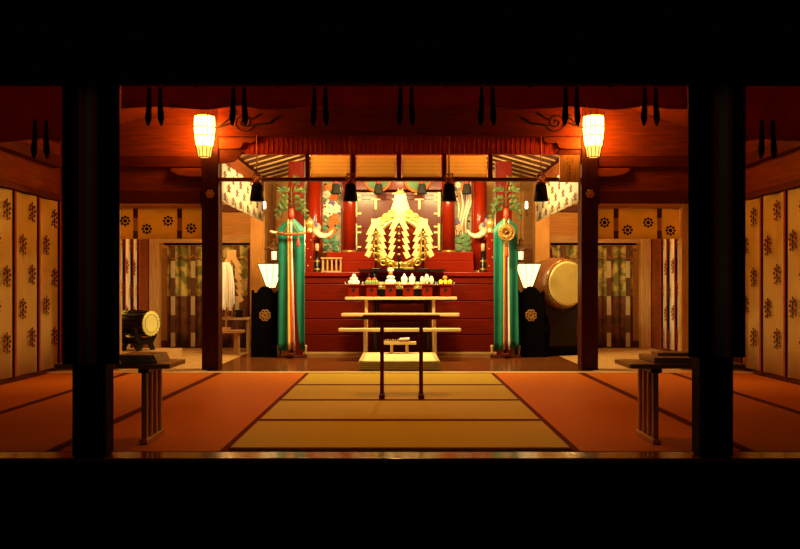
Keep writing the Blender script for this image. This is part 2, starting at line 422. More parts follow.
for s, side in ((-1, 'left'), (1, 'right')):
    for k, w in enumerate(('beside the crosswise centre mats', 'under the legs of the low table, second strip out', 'along the foot of the wall curtain')):
        a, b = sorted((s * xs[k], s * xs[k + 1]))
        if k == 1: w = 'between the innermost and outermost strips'
        tatami(a, b, 4.03, 7.75, 'long tatami strip %s, %s side' % (w, side), 'x', 'tatami_side_redlit')

# ------------------------------------------------------------------ pillars
for s, lab in ((-1, 'thick near-black front pillar on the left, standing on the front sill'), (1, 'thick near-black front pillar on the right, standing on the front sill')):
    cx = -1.568 if s < 0 else 1.596
    t = thing('pillar', lab, 'pillar', (cx, 3.936, 0.0), 'front pillars')
    MB().box(-.086, .086, -.06, .06, 0.002, 1.99).build('shaft', 'black_wood_z', t, 0.012)
    MB().box(-.12, .12, -.08, .08, 1.99, 2.1).build('capital', 'black_wood_x', t, 0.008)
for s, lab in ((-1, 'square inner pillar on the left, a lit lantern on its front and no signboard'), (1, 'square inner pillar on the right with a lit lantern, beside the written signboard')):
    cx = s * 1.978
    t = thing('pillar', lab, 'pillar', (cx, 8.11, 0.0), 'inner pillars with lanterns')
    MB().box(-.088, .088, -.09, .09, 0.002, ceil_z(1.978) - .06).build('shaft', 'pillar_dark', t, 0.008)
    # scrolled corbel under the main beam
    P = [(0, 0), (.30, 0), (.40, -.005), (.385, -.05), (.33, -.065), (.26, -.06), (.23, -.12), (.12, -.125), (.0, -.125)]
    P = [(-s * (.089 + a), 2.43 + b) for a, b in P]
    MB().prism(P, -.088, -.054).build('corbel', 'wood_x', t, 0.005)
    P = [(-s * (.089 + a), 2.30 + b) for a, b in [(0, 0), (.2, 0), (.24, -.03), (.22, -.08), (.15, -.13), (.06, -.145), (0, -.145)]]
    MB().prism(P, -.075, -.055).build('corbel', 'darkwood_x', t, 0.005)
    P = [(s * (.089 + a), 2.11 + b) for a, b in [(0, 0), (.34, 0), (.33, -.04), (.26, -.075), (.12, -.09), (0, -.09)]]
    MB().prism(P, -.05, .0).build('bracket_arm', 'wood_x', t, 0.004)
    fl = MB()
    for k in range(6):
        a = k * PI / 3
        fl.ball((.028 * math.cos(a) , -.097, 1.835 + .028 * math.sin(a)), (.019, .008, .019), 8)
    fl.ball((0, -.10, 1.835), (.016, .010, .016), 8)
    fl.build('nail_cover', 'old_gold', t)
for s, side in ((-1, 'left'), (1, 'right')):
    t = thing('pillar', 'slim brown pillar at the %s end of the hall\'s inner crossbeam, half hidden by the front banner' % side, 'pillar', (s * 3.02, 8.06, 0))
    MB().box(-.09, .09, -.055, .055, 0.002, 1.73).build('shaft', 'tanwood_z', t, 0.006)
for s, side, w in ((-1, 'left', 'small drum'), (1, 'right', 'large drum')):
    t = thing('pillar', 'bright amber corner pillar at the end of the white hanging strip, on the %s side' % w, 'pillar', (s * 1.99, 10.85, 0))
    MB().box(-.10, .10, -.1, .1, 0.002, 2.36).build('shaft', 'amberwood_z', t, 0.006)
for s, w in ((-1, 'sword'), (1, 'mirror')):
    t = thing('pillar', 'dark red pillar at the end of the altar dais, behind the green banner with the %s' % w, 'pillar', (s * 1.335, 9.95, 0))
    MB().box(-.10, .10, -.08, .08, 0.002, 2.48).build('shaft', 'brownlacquer_z', t, 0.006)
    MB().cyl((-s * .115, -.085, 0.003), (-s * .115, -.085, 2.45), .009, n=8).build('pipe', 'silver', t)

# ------------------------------------------------------------------ front curtain swags and pillar banners
def swag(name_label, x0, x1, zb, ztop, ties, group):
    t = thing('curtain', name_label, 'curtain', ((x0 + x1) / 2, 3.93, zb), group)
    cx = (x0 + x1) / 2
    def bot(x):
        z = zb
        e = sorted(ties)
        for a, b in zip([x0 - .2] + e, e + [x1 + .2]):
            if a <= x <= b:
                u = (x - a) / (b - a); z = zb - .018 * math.sin(PI * u) + .010
        return z
    def fn(u, v):
        x = x0 + (x1 - x0) * u; zb_ = bot(x)
        z = ztop + (zb_ - ztop) * v
        return (x - cx, .012 * math.sin(x * 24) * v, z - zb)
    mb = MB().sheet(fn, 96, 6, (0, .006, 0))
    e = sorted(ties)
    for a, b in zip(e, e[1:]): crest(mb, (a + b) / 2 - cx, ztop - zb - .07, .075, -.014, 1)
    mb.build('cloth', ['cloth_dark', 'cloth_black'], t)
    for x in ties:
        for dx in (-.028, .028):
            P = MB().tube([(x - cx + dx, -.014, .10), (x - cx + dx, -.016, .02), (x - cx + dx * 1.15, -.016, -.06), (x - cx + dx * 1.2, -.016, -.095)], [.008, .012, .017, .006], 8)
            P.build('tie_strap', 'strap_dark', t)
D = 3.92
swag('dark front curtain spanning the middle bay between the two front pillars', -1.42, 1.465, Z(107, D), 2.02, [X(q, D) for q in (155, 239, 320, 406, 487, 571, 650)], 'front curtains')
swag('dark front curtain hanging low left of the left front pillar', -3.55, -1.67, Z(140, D), 2.02, [X(41, D), X(-60, D), X(-160, D)], 'front curtains')
swag('dark front curtain hanging low right of the right front pillar', 1.69, 3.55, Z(140, D), 2.02, [X(767, D), X(860, D), X(960, D)], 'front curtains')
def banner(x0, x1, cuts, zb, label):
    t = thing('streamer_banner', label, 'banner', ((x0 + x1) / 2, 3.860, zb), 'dark banners on the front pillars')
    cx = (x0 + x1) / 2; b = [x0] + cuts + [x1]
    for k in range(len(b) - 1):
        def fn(u, v, k=k):
            x = b[k] + (b[k + 1] - b[k]) * u
            return (x - cx, .010 * math.sin(x * 95), (1.93 - zb) * (1 - v))
        MB().sheet(fn, 10, 4, (0, .005, 0)).build('cloth_strip', ('cloth_black', 'cloth_dull_red', 'cloth_dull_green', 'cloth_dull_red', 'cloth_black')[k], t)
D = 3.82
banner(X(58, D), X(117, D), [X(q, D) for q in (76, 82, 89, 94)], Z(365, D), 'long black banner with red and green stripes on the left front pillar')
banner(X(691, D), X(750, D), [X(q, D) for q in (717, 723, 730, 737)], Z(358, D), 'long black banner with red and green stripes on the right front pillar')

# ------------------------------------------------------------------ low eight-legged tables and what lies on them
def low_table(s, label):
    t = thing('offering_table', label, 'table', (s * 1.57, 4.35, 0.002), 'low eight-legged tables')
    ztop = .438
    MB().box(-.315, .315, -.155, .155, ztop - .026, ztop).build('tabletop', 'tanwood_x', t, 0.004)
    for e in (-1, 1):
        MB().box(e * .17 - .022, e * .17 + .022, -.155, .155, 0, .028).build('foot_bar', 'tanwood_y', t, 0.003)
        MB().box(e * .17 - .03, e * .17 + .03, -.15, .15, ztop - .05, ztop - .026).build('cleat', 'darkwood_y', t, 0.003)
        for k in range(4):
            y = -.125 + k * .083
            MB().box(e * .17 - .015, e * .17 + .015, y - .014, y + .014, .028, ztop - .05).build('leg', 'tanwood_z', t, 0.003)
low_table(-1, 'low wooden table with slatted legs by the left front pillar, a grey-faced box on it')
low_table(1, 'low wooden table with slatted legs by the right front pillar, a flat board on it')
t = thing('wooden_box', 'low wooden box with a dull grey front on the left low table', 'box', (-1.43, 4.36, .441))
MB().prism([(-.10, .0), (-.125, .045), (.075, .045), (.10, .0)], -.13, .11).build('box_body', 'tanwood_x', t, 0.003)
MB().prism([(-.09, .006), (-.112, .040), (.062, .040), (.086, .006)], -.131, -.137).build('front_panel', 'grey_board', t)['label'] = 'dull grey front panel'
t = thing('wooden_board', 'flat pale wooden board lying on the right low table', 'board', (1.56, 4.36, .441))
MB().box(-.16, .20, -.12, .16, 0, .030).build('plank', 'tanwood_x', t, 0.003)
MB().box(-.10, .14, .0, .12, .030, .048).build('top_slat', 'palewood_x', t, 0.003)

# ------------------------------------------------------------------ dark two-legged stand on the tatami
t = thing('offering_stand', 'narrow dark stand on two thin legs in the middle of the tatami', 'stand', (0.012, 6.0, 0.003))
MB().box(-.298, .298, -.10, .10, .610, .642).build('tabletop', 'brownlacquer_x', t, 0.004)
MB().box(-.19, .19, -.02, .02, .585, .61).build('crossbar', 'brownlacquer_x', t, 0.003)
for s in (-1, 1):
    MB().box(s * .152 - .015, s * .152 + .015, -.018, .018, .03, .585).build('leg', 'brownlacquer_z', t, 0.003)
    MB().box(s * .152 - .022, s * .152 + .022, -.09, .09, 0, .03).build('foot', 'brownlacquer_y', t, 0.003)

# ------------------------------------------------------------------ thick platform mat, small bench on it
t = thing('platform_mat', 'thick pale straw platform with a patterned brocade side before the stepped shelves', 'platform', (-.008, 8.42, 0.002))
mb = MB().box(-.42, .42, -.53, .53, 0, .096)
mb.build('straw_block', 'brocade', t, 0.004)
p = MB()
for r in range(4):
    for k in range(38):
        cx = -.407 + k * .022 + (.011 if r % 2 else 0); cz = .013 + r * .0235
        if cx > .41: continue
        p.prism([(cx - .0085, cz), (cx, cz - .0095), (cx + .0085, cz), (cx, cz + .0095)], -.531, -.534)
p.build('brocade_pattern', 'brocade_dark', t)
MB().box(-.415, .415, -.525, .525, .0965, .104).build('straw_top', 'pale_mat', t, 0.002)
MB().box(-.415, -.375, -.525, .525, .1045, .1065).box(.375, .415, -.525, .525, .1045, .1065).build('edge_band', 'brocade', t)
t = thing('small_bench', 'small pale bench on two legs at the back of the straw platform', 'bench', (-.005, 8.80, .107))
MB().box(-.185, .19, -.06, .06, .105, .135).build('bench_top', 'palewood_x', t, 0.003)
for x in (-.09, .085): MB().box(x - .017, x + .017, -.04, .04, 0, .105).build('leg', 'tanwood_z', t, 0.002)
b = MB()
for k in range(6): b.cyl((-.165 + k * .028, 8.77, .253 + .006 * (k % 2)), (-.165 + k * .028, 8.84, .253 + .006 * (k % 2)), .0105, n=8)
tag(b.build('wooden_tally', 'tanwood_y'), 'row of small tan wooden rods on the left of the small bench', 'rods')
t = thing('folded_paper', 'folded white paper packet with a brown wrapper on the small bench', 'paper packet', (.05, 8.79, .2425))
MB().box(-.055, .055, -.04, .04, 0, .022).build('wrapper', 'cord_orange', t, 0.003)
MB().prism([(-.065, .022), (-.05, .04), (.055, .045), (.062, .030), (.04, .024)], -.045, .04).build('paper', 'paper', t, 0.002)

# ------------------------------------------------------------------ three pale shelves in steps
t = thing('stepped_shelf', 'pale wooden shelf of three steps in front of the altar dais', 'shelf', (0, 9.2, 0.002))
for (hw, y, zt, dx) in ((.678, 9.40, .746, 0.012), (.70, 9.20, .553, 0.004), (.712, 9.0, .382, -.004)):
    MB().box(dx - hw, dx + hw, y - 9.2 - .085, y - 9.2 + .085, zt - .036, zt).build('shelf_board', 'palewood_x', t, 0.006)
    for s in (-1, 1):
        MB().box(s * .41 - .018, s * .41 + .018, y - 9.2 - .03, y - 9.2 + .03, 0, zt - .036).build('leg', 'palewood_z', t, 0.003)

# six red offering stands, their papers and offerings
spx = (353.9, 371.8, 390.7, 408.2, 427.0, 445.4)
what = ('the white dumplings', 'the red and green vegetables', 'the round rice cakes', 'the two white jars', 'the pale root vegetables', 'the citrus fruit')
ST = .748
proto = None
for k in range(6):
    x = X(spx[k], 9.40)
    lab = 'small red lacquered offering stand under ' + what[k]
    if proto is None:
        proto = thing('offering_tray_stand', lab, 'offering stand', (x, 9.40, ST), 'red offering stands')
        b = MB()
        for (a0, a1, c0, c1) in ((-.064, .064, -.064, -.056), (-.064, .064, .056, .064), (-.064, -.056, -.056, .056), (.056, .064, -.056, .056)): b.box(a0, a1, c0, c1, 0, .135)
        b.build('pedestal', 'darklacquer_z', proto, 0.002)
        o = MB(); disc(o, 0, .085, .021, -.0645, 0, 16); o.build('opening_shade', 'ink', proto)  # flat dark disc; the shade inside the hole is put into its colour
        b = MB().box(-.098, .098, -.078, .078, .1355, .1525)
        tr = b.build('tray', 'darklacquer_x', proto, 0.001)
        for e in (-1, 1): MB().add([(e * .0985, -.03, .140), (e * .0985, .03, .140), (e * .104, -.028, .185), (e * .1015, -.03, .140), (e * .1015, .03, .140), (e * .107, -.028, .185)], [(0, 1, 2), (5, 4, 3), (0, 3, 4, 1), (1, 4, 5, 2), (2, 5, 3, 0)]).build('paper_tip', 'paper', tr)
    else:
        o = copy_tree(proto); o.location = (x, 9.40, ST); o['label'] = lab
    z = ST + .153
    po = MB().box(-.098, .098, -.074, .074, 0, .0015).build('offering_paper', 'paper', loc=(x, 9.40, z)); tag(po, 'white paper sheet beneath ' + what[k], 'paper', 'papers on the offering trays')
z0 = ST + .153 + .0025
x = X(spx[0], 9.40)
grp = 'white dumplings in a pile'
for i, (dx, dy, dz) in enumerate([(-.046, -.02, 0), (0, -.03, 0), (.046, -.02, 0), (-.023, .022, 0), (.023, .022, 0), (-.024, -.005, .040), (.024, -.005, .040), (0, 0, .078)]):
    w = 'white dumpling on top of the pile on the first red stand' if i == 7 else 'white dumpling low in the pile on the first red stand'
    tag(MB().ball((x + dx, 9.40 + dy, z0 + .024 + dz), (.025, .025, .024)).build('dumpling', 'mochi'), w, 'dumpling', grp)
x = X(spx[1], 9.40)
for i, dx in enumerate((-.058, -.02, .02, .058)):
    t = thing('green_vegetable', 'dull green vegetable in the front row of the second red tray', 'vegetable', (x + dx, 9.385, z0), 'green vegetables on the tray')
    MB().ball((0, 0, .024), (.026, .035, .025)).build('flesh', 'veg_green', t)
    MB().tube([(0, 0, .045), (.004, 0, .058)], [.004, .003], 6).build('stem', 'leaf', t)
for i, dx in enumerate((-.035, .03)):
    t = thing('red_vegetable', 'glossy red vegetable on the %s, behind the green ones on the second tray' % ('left', 'right')[i], 'vegetable', (x + dx, 9.425, z0 + .022), 'red vegetables on the tray')
    MB().ball((0, 0, .03), (.030, .028, .030)).build('flesh', 'veg_red', t)
    MB().tube([(0, 0, .055), (.004, 0, .085), (-.004, 0, .11)], [.006, .005, .003], 6).build('stem', 'leaf', t)
x = X(spx[2], 9.40)
t = thing('rice_cake_stack', 'two stacked round white rice cakes with an orange on the third red tray', 'rice cakes', (x, 9.40, z0))
MB().ball((0, 0, .032), (.066, .056, .034)).build('lower_cake', 'mochi', t)
MB().ball((.0, 0, .082), (.050, .045, .026)).build('upper_cake', 'mochi', t)
tag(MB().ball((x, 9.40, z0 + .130), (.027, .027, .025)).build('bitter_orange', 'fruit_orange'), 'small orange crowning the stacked white rice cakes', 'orange')
t = thing('paper_ornament', 'white folded paper ornament with gold edge on top of the orange and rice cakes', 'paper ornament', (x, 9.40, z0 + .156))
MB().prism([(-.034, 0), (.034, 0), (.040, .02), (.018, .036), (-.018, .036), (-.040, .02)], -.012, .012).build('paper', 'paper', t, 0.003)
MB().prism([(-.040, .020), (.040, .020), (.043, .026), (-.043, .026)], -.014, .014).build('gold_edge', 'gold_leaf', t)
x = X(spx[3], 9.40)
for i, dx in enumerate((-.048, .048)):
    t = thing('sake_jar', 'white porcelain sake jar, %s of the pair on the fourth red tray' % ('left', 'right')[i], 'jar', (x + dx, 9.40, z0), 'white sake jars')
    MB().lathe([(.022, 0), (.026, .006), (.036, .035), (.041, .062), (.036, .084), (.018, .098), (.014, .104)], n=18).build('body', 'porcelain', t)
    MB().lathe([(.015, .104), (.017, .110), (.010, .122), (.003, .128)], n=14).build('lid', 'porcelain', t)
x = X(spx[4], 9.40)
for i, (dx, dz, rx, rz) in enumerate(((-.058, 0, .026, .048), (-.002, 0.0, .029, .062), (.055, 0, .027, .050))):
    b = MB().ball((x + dx, 9.40, z0 + rz), (rx, .04, rz), 14)
    for q in range(5): b.tube([(x + dx + (q - 2) * .010, 9.365, z0 + rz * 1.2), (x + dx + (q - 2) * .014, 9.36, z0 + rz * .5)], [.005, .003], 5)
    tag(b.build('root_vegetable', 'daikon'), ('pale knobbly root vegetable left of the tallest on the fifth tray', 'tallest pale root vegetable, middle of the fifth tray', 'pale knobbly root vegetable right of the tallest on the fifth tray')[i], 'vegetable', 'root vegetables on the tray')
x = X(spx[5], 9.40)
for i, dx in enumerate((-.056, 0, .056)):
    tag(MB().ball((x + dx, 9.385, z0 + .028), (.0275, .03, .027)).build('lemon', 'fruit_yellow'), ('yellow citrus fruit at the left of the row on the last red tray', 'yellow citrus fruit in the middle of the row on the last red tray', 'yellow citrus fruit at the right of the row on the last red tray')[i], 'fruit', 'yellow citrus fruit')
tag(MB().ball((x - .004, 9.40, z0 + .076), (.031, .031, .026)).build('orange', 'fruit_orange'), 'orange fruit on top of the yellow ones on the last red tray', 'fruit')

# ------------------------------------------------------------------ black altar table with the gold mirror stand and three wands
t = thing('altar_table', 'black lacquered altar table with gold panels behind the offerings', 'table', (.02, 9.66, 0.002))
tz = 1.085
b = MB().box(-.52, .52, -.15, .15, tz - .025, tz)
for s in (-1, 1): b.prism([(s * .52, tz - .025), (s * .545, tz + .004), (s * .545, tz + .016), (s * .515, tz)], -.15, .15)
b.build('tabletop', 'black_lacquer', t)
for s in (-1, 1):
    for y in (-.11, .11): MB().box(s * .33 - .02, s * .33 + .02, y - .02, y + .02, .0, tz - .025).build('leg', 'black_lacquer', t, 0.003)
MB().box(-.31, .31, -.10, .10, .70, .83).build('lower_shelf', 'black_lacquer', t, 0.004)
b = MB().box(-.29, .29, -.115, -.105, .84, .93)
for k in range(9): b.torus((-.26 + k * .065, -.117, .885), .024, .007, n=14, k=6)
b.build('gold_panel', 'gold', t)
MB().box(-.28, .28, -.09, .09, .45, .66).build('lower_chest', 'brownlacquer_x', t, 0.004)

t = thing('mirror_stand', 'gilded openwork mirror stand with a flame-shaped peak at the centre of the altar', 'mirror stand', (0.005, 9.74, tz + .003))
R, rz = .285, .345
b = MB().torus((0, 0, rz), R, .035, n=44, k=10)
b.build('ring', 'gold', t)
disc(bm := MB(), 0, rz, R - .01, .012, 0, 40); bm.build('mirror_disc', 'brownlacquer_x', t)
def spiral(mb, cx, cz, r, s, y=0.0, turns=1.6, m=0, tr=.013):
    pts = [(cx + s * r * (1 - .8 * q) * math.cos(turns * 2 * PI * q), y - .02 * q, cz + r * (1 - .8 * q) * math.sin(turns * 2 * PI * q)) for q in [k / 24 for k in range(25)]]
    mb.tube(pts, [tr * (1 - .35 * k / 24) for k in range(25)], 6, m)
b = MB()
for s in (-1, 1):
    for cx, cz, r in ((.10, .70, .055), (.17, .655, .055), (.245, .60, .055), (.31, .52, .05), (.345, .43, .045), (.35, .33, .045), (.335, .24, .05), (.29, .16, .055), (.22, .09, .06), (.12, .055, .06), (.27, .26, .04)):
        spiral(b, s * cx, cz, r, s, -.03)
b.ball((0, -.02, .055), (.07, .03, .05))
b.build('cloud_scrolls', 'gold', t)
P = [(-.33, .60), (-.26, .655), (-.19, .69), (-.12, .76), (-.085, .86), (-.065, .96), (.065, .96), (.085, .86), (.12, .76), (.19, .69), (.26, .655), (.33, .60), (.22, .575), (.1, .645), (0, .66), (-.1, .645), (-.22, .575)]
b = MB().prism(P, -.02, .02); b.build('flame_peak', 'gold_bright', t, 0.006)
b = MB().ball((0, 0, .975), (.055, .04, .035)); b.cyl((-.02, 0, .98), (-.03, 0, 1.03), .012, .004, 8).cyl((.02, 0, .98), (.03, 0, 1.03), .012, .004, 8)
b.build('jewel', 'gold', t)
b = MB().box(-.17, .17, -.05, .05, 0, .03); b.build('base', 'gold', t, 0.005)

def shide(mb, x, z, s, k, n=4, y=0.0, m=0, w=.060, first=.14):
    out = [(0, 0), (-.078 * k, -first)]
    a, c = out[-1]
    for q in range(n):
        a += .040 * k; out.append((a, c)); a -= .046 * k; c -= .090 * k; out.append((a, c))
    poly = out + [(p + w * k, q2 - .035 * k) for p, q2 in out[::-1]]
    mb.prism([(x + s * -p if s > 0 else x + p, z + q) for p, q in poly], y - .004, y + .004, m)
def gohei(name, label, px, ytop, n, d, base, cat, paper, pole, k=1.0, group=None, capw=.055, caph=.10):
    x = X(px, d); zt = Z(ytop, d) - base
    t = thing(name, label, cat, (x, d, base), group)
    MB().cyl((0, 0, 0.012), (0, 0, zt - .02), .012, n=10).build('pole', pole, t)
    MB().box(-.06, .06, -.03, .03, 0, .012).build('base', pole, t, 0.003)
    b = MB().box(-capw, capw, -.022, -.014, zt - caph, zt); b.build('head_plate', paper, t)
    for s in (-1, 1):
        b = MB(); shide(b, s * (capw - .005) , zt - caph * .55, s, k, n, -.026 - .002 * s, 0); b.build('zigzag_streamer', paper, t)
    b = MB()
    for q in range(5):
        zc = zt - .17 - q * .085
        b.ball((0, -.018, zc), (.020, .012, .014), 8)
    b.build('gold_mounts', 'old_gold', t)
    return t
gohei('gilded_wand', 'gilded zigzag-streamer wand left of the tallest one on the black altar table', 376, 219, 3, 9.58, tz + .003, 'wand', 'gold_leaf', 'black_lacquer', .95, 'gilded zigzag wands')
gohei('gilded_wand', 'tallest gilded zigzag-streamer wand, middle of the three on the black table', 399, 213.5, 4, 9.60, tz + .003, 'wand', 'gold_leaf', 'black_lacquer', .95, 'gilded zigzag wands')
gohei('gilded_wand', 'gilded zigzag-streamer wand right of the tallest one on the black altar table', 423, 219, 3, 9.58, tz + .003, 'wand', 'gold_leaf', 'black_lacquer', .95, 'gilded zigzag wands')

# ------------------------------------------------------------------ altar dais and sanctuary front
t = thing('altar_dais', 'wide red-brown boarded dais with a moulded top carrying the sanctuary', 'dais', (0, 10.4, 0.002))
DX0, DX1 = -1.225, 1.225
edges = [.0, .085, .28, .50, .72, .90, 1.0]
edges = [0.03, Z(335, 9.85), Z(319, 9.85), Z(301, 9.85), Z(284, 9.85), 1.0]
b = MB().box(DX0, DX1, -.50, .68, 0.03, 1.0)
for a, c in zip(edges, edges[1:]): b.box(DX0, DX1, -.55, -.50, a + .005, c - .005)
b.build('boarding', 'brownlacquer_x', t, 0.004)
MB().box(DX0 - .01, DX1 + .01, -.565, .68, 0, .035).build('plinth', 'tanwood_x', t, 0.004)
MB().box(DX0 - .01, DX1 + .01, -.575, .68, 1.0, 1.055).build('top_moulding', 'darklacquer_x', t, 0.008)
for s, w in ((-1, 'flowers'), (1, 'tail feathers')):
    t = thing('newel_post', 'red railing post with a gold finial beside the carved panel of %s' % w, 'post', (s * 1.165, 9.93, 1.060))
    MB().box(-.045, .045, -.045, .045, 0, .50).build('post', 'darklacquer_z', t, 0.006)
    b = MB()
    for k in range(4): b.ball((-.02 + .04 * (k % 2), -.045, .08 + k * .11), (.009, .006, .009), 8)
    b.build('stud', 'gold', t)
    MB().lathe([(.05, .50), (.055, .53), (.04, .55), (.05, .58), (.062, .62), (.055, .66), (.02, .69), (.006, .715)], n=18).build('finial', 'gold', t)
# sanctuary upper step
t = thing('sanctuary_step', 'bright red lacquered step with rounded rail under the sanctuary doors', 'step', (0, 10.3, 1.060))
MB().box(-.98, .98, -.10, .55, 0, .155).build('lower_tier', 'lacquer_x', t, 0.008)
MB().box(-.98, .98, -.06, .55, .155, .275).build('upper_tier', 'lacquer_x', t, 0.012)
DB = 10.55
zb = 1.338
for px, r, lab in ((315, .092, 'round red lacquered column left of the carved flower panel'), (349.5, .088, 'round red lacquered column right of the carved flower panel'), (448.5, .088, 'round red lacquered column left of the carved tail-feather panel'), (479, .092, 'round red lacquered column right of the carved tail-feather panel')):
    out = abs(X(px, DB)) > 1.0
    z0c = 1.060 if out else zb
    t = thing('column', lab, 'column', (X(px, DB), DB if not out else 10.45, z0c), 'red lacquered sanctuary columns')
    MB().lathe([(r, .03), (r, 1.30)], n=28).build('shaft', 'lacquer_z', t)
    MB().lathe([(r * 1.12, 0), (r * 1.12, .03)], n=28).build('base_ring', 'gold', t)
trim(MB().box(-1.22, 1.22, 10.56, 10.70, 2.57, 2.70), 'lacquer_x', 0.004)
# carved panels
def panel_back(label, x0, x1):
    cx = (x0 + x1) / 2
    t = thing('relief_carving', label, 'carving', (cx, 10.62, zb + .002), 'carved panels beside the doors')
    w = (x1 - x0) / 2
    MB().box(-w, w, 0, .03, 0, 1.0).build('panel_board', 'paint_grey', t)
    b = MB()
    for s in (-1, 1): b.box(s * w - .012, s * w + .012, -.02, .035, 0, 1.0)
    b.build('panel_frame', 'lacquer_z', t)
    return t, w
t, w = panel_back('painted carving of orange and white blossoms over green leaves, left of the doors', X(322, 10.62), X(342, 10.62))
def leaf(mb, cx, cz, a, l, wd, y, m=0):
    q = []
    for k in range(9): u = k / 8; q.append((u * l, wd * math.sin(PI * u) ** .8))
    pts = q + [(u, -v) for u, v in q[-2:0:-1]]
    mb.prism([(cx + u * math.cos(a) - v * math.sin(a), cz + u * math.sin(a) + v * math.cos(a)) for u, v in pts], y, y + .012, m)
def bloom(t, cx, cz, r, m, y=-.02):
    b = MB()
    for k in range(6):
        a = k * PI / 3 + cx * 9
        b.ball((cx + r * .6 * math.cos(a), y, cz + r * .6 * math.sin(a)), (r * .5, .018, r * .5), 10)
    b.ball((cx, y - .014, cz), (r * .4, .016, r * .4), 10)
    b.build('blossom', m, t)
for cx, cz, r, m in ((-.02, .64, .095, 'paint_white'), (.05, .60, .075, 'paint_white'), (-.06, .56, .07, 'paint_white'), (.0, .68, .05, 'paint_purple'), (.03, .47, .055, 'paint_orange'), (-.01, .40, .05, 'paint_orange'), (.06, .42, .04, 'paint_orange'), (.0, .30, .055, 'paint_orange'), (.05, .52, .04, 'paint_orange'), (-.07, .80, .06, 'paint_white'), (.02, .76, .06, 'paint_orange'), (-.05, .90, .055, 'paint_orange'), (.07, .86, .06, 'paint_white'), (-.03, .24, .045, 'paint_orange')):
    if abs(cx) + r < w + .02: bloom(t, cx, cz, r, m, -.02 - .006 * (m == 'paint_purple'))
b = MB()
for cx, cz, a, l, wd in ((-.03, .14, 2.6, .12, .03), (-.01, .14, 1.2, .13, .035), (.0, .12, .2, .12, .03), (.0, .10, -.7, .13, .03), (-.02, .10, 3.6, .11, .03), (.05, .34, .6, .08, .025), (-.08, .44, 2.2, .06, .02), (-.1, .7, 1.5, .12, .025), (-.09, .30, 1.8, .09, .025)): leaf(b, cx, cz, a, l, wd, -.03)
b.build('leaves', 'paint_teal', t)
b = MB()
for k in range(6): b.torus((-.10 + k * .04, -.01, .035 + .05 * (k % 2)), .035, .010, n=12, k=6, a0=0, a1=PI)
b.build('wave_crests', 'gold_leaf', t)
rnd = random.Random(11)
for m, k in (('paint_teal', 9), ('paint_purple', 6), ('gold_leaf', 7), ('ink', 7)):
    for q in range(k): b = MB().ball((rnd.uniform(-w + .03, w - .03), -.026, rnd.uniform(.2, .95)), (rnd.uniform(.012, .022), .014, rnd.uniform(.012, .024)), 8); b.build('bud', m, t)
t, w = panel_back('painted carving of long curling tail feathers in white, orange and purple, right of the doors', X(454, 10.62), X(472, 10.62))
fe = ['paint_white', 'paint_orange', 'paint_white', 'paint_purple', 'paint_pink', 'paint_white', 'paint_orange', 'paint_white']
for k in range(8):
    a = -.095 + k * .026
    pts = [(max(-w + .02, min(w - .02, a + .045 * math.sin(q * 4.2 + k * .25) + .05 * (.5 - q) * (k - 4) / 4)), -.012 - .008 * (k % 3), .85 - q * .62) for q in [j / 16 for j in range(17)]]
    MB().tube(pts, [.006 + .012 * math.sin(PI * min(1, j / 16 + .08)) for j in range(17)], 7).build('tail_feather', fe[k], t)
for cx, cz, r, m in ((-.07, .93, .045, 'paint_white'), (.0, .90, .05, 'paint_orange'), (.07, .94, .045, 'paint_white'), (-.08, .42, .04, 'paint_purple'), (-.06, .34, .05, 'paint_pink')): bloom(t, cx, cz, r, m, -.03)
b = MB()
for cx, cz, a, l, wd in ((.0, .15, 2.9, .12, .035), (.02, .15, 1.0, .12, .04), (-.02, .12, .1, .13, .035), (.0, .08, 3.5, .12, .03), (.0, .08, -.3, .12, .03), (-.06, .20, .6, .14, .03)): leaf(b, cx, cz, a, l, wd, -.03)
b.build('leaves', 'paint_green', t)
for m, k in (('paint_teal', 8), ('paint_purple', 8), ('gold_leaf', 8), ('ink', 8)):
    for q in range(k): b = MB().ball((rnd.choice((-1, 1)) * rnd.uniform(.05, w - .025), -.016, rnd.uniform(.2, .97)), (rnd.uniform(.010, .020), .014, rnd.uniform(.012, .026)), 8); b.build('bud', m, t)
# doors
t = thing('sanctuary_doors', 'pair of closed dark lacquered doors with gold hinges behind the mirror stand', 'doors', (X(397.5, 10.62), 10.62, zb + .002))
hw = .60
for s in (-1, 1):
    b = MB()
    a, c = sorted((s * .004, s * hw))
    b.box(a, c, 0, .05, 0, .835)
    b.box(a, c, -.012, 0, .735, .79).box(a, c, -.012, 0, .795, .835).box(a, c, -.012, 0, 0, .06).box(a, c, -.012, 0, .34, .40)
    for q in (0.0, .5, 1.0): xx = a + (c - a - .05) * q; b.box(xx, xx + .05, -.014, 0, 0, .735)
    d = b.build('door_leaf', 'door_lacquer', t, 0.003)
    g = MB()
    for z0_, z1_ in ((.50, .835), (.04, .40)):
        g.box(s * (hw - .03) - .014, s * (hw - .03) + .014, -.024, -.012, z0_, z1_)
        for q in ((z0_ + .03), (z0_ + z1_) / 2 + .05, z1_ - .05): g.box(*sorted((s * (hw - .03), s * (hw - .10))), -.024, -.012, q, q + .022)
    for zz in (.725, .805):
        g.box(s * .30 - .065, s * .30 + .065, -.024, -.012, zz, zz + .02); g.box(*sorted((s * .006, s * .075)), -.024, -.012, zz, zz + .02)
    g.box(s * .30 - .016, s * .30 + .016, -.024, -.012, .60, .725).box(*sorted((s * .005, s * .03)), -.026, -.012, .3, .835)
    g.build('gold_hinge', 'gold_bright', d)
trim(MB().box(-.62, .60, 10.60, 10.70, zb + .87, 2.568), 'darklacquer_x', 0.004)
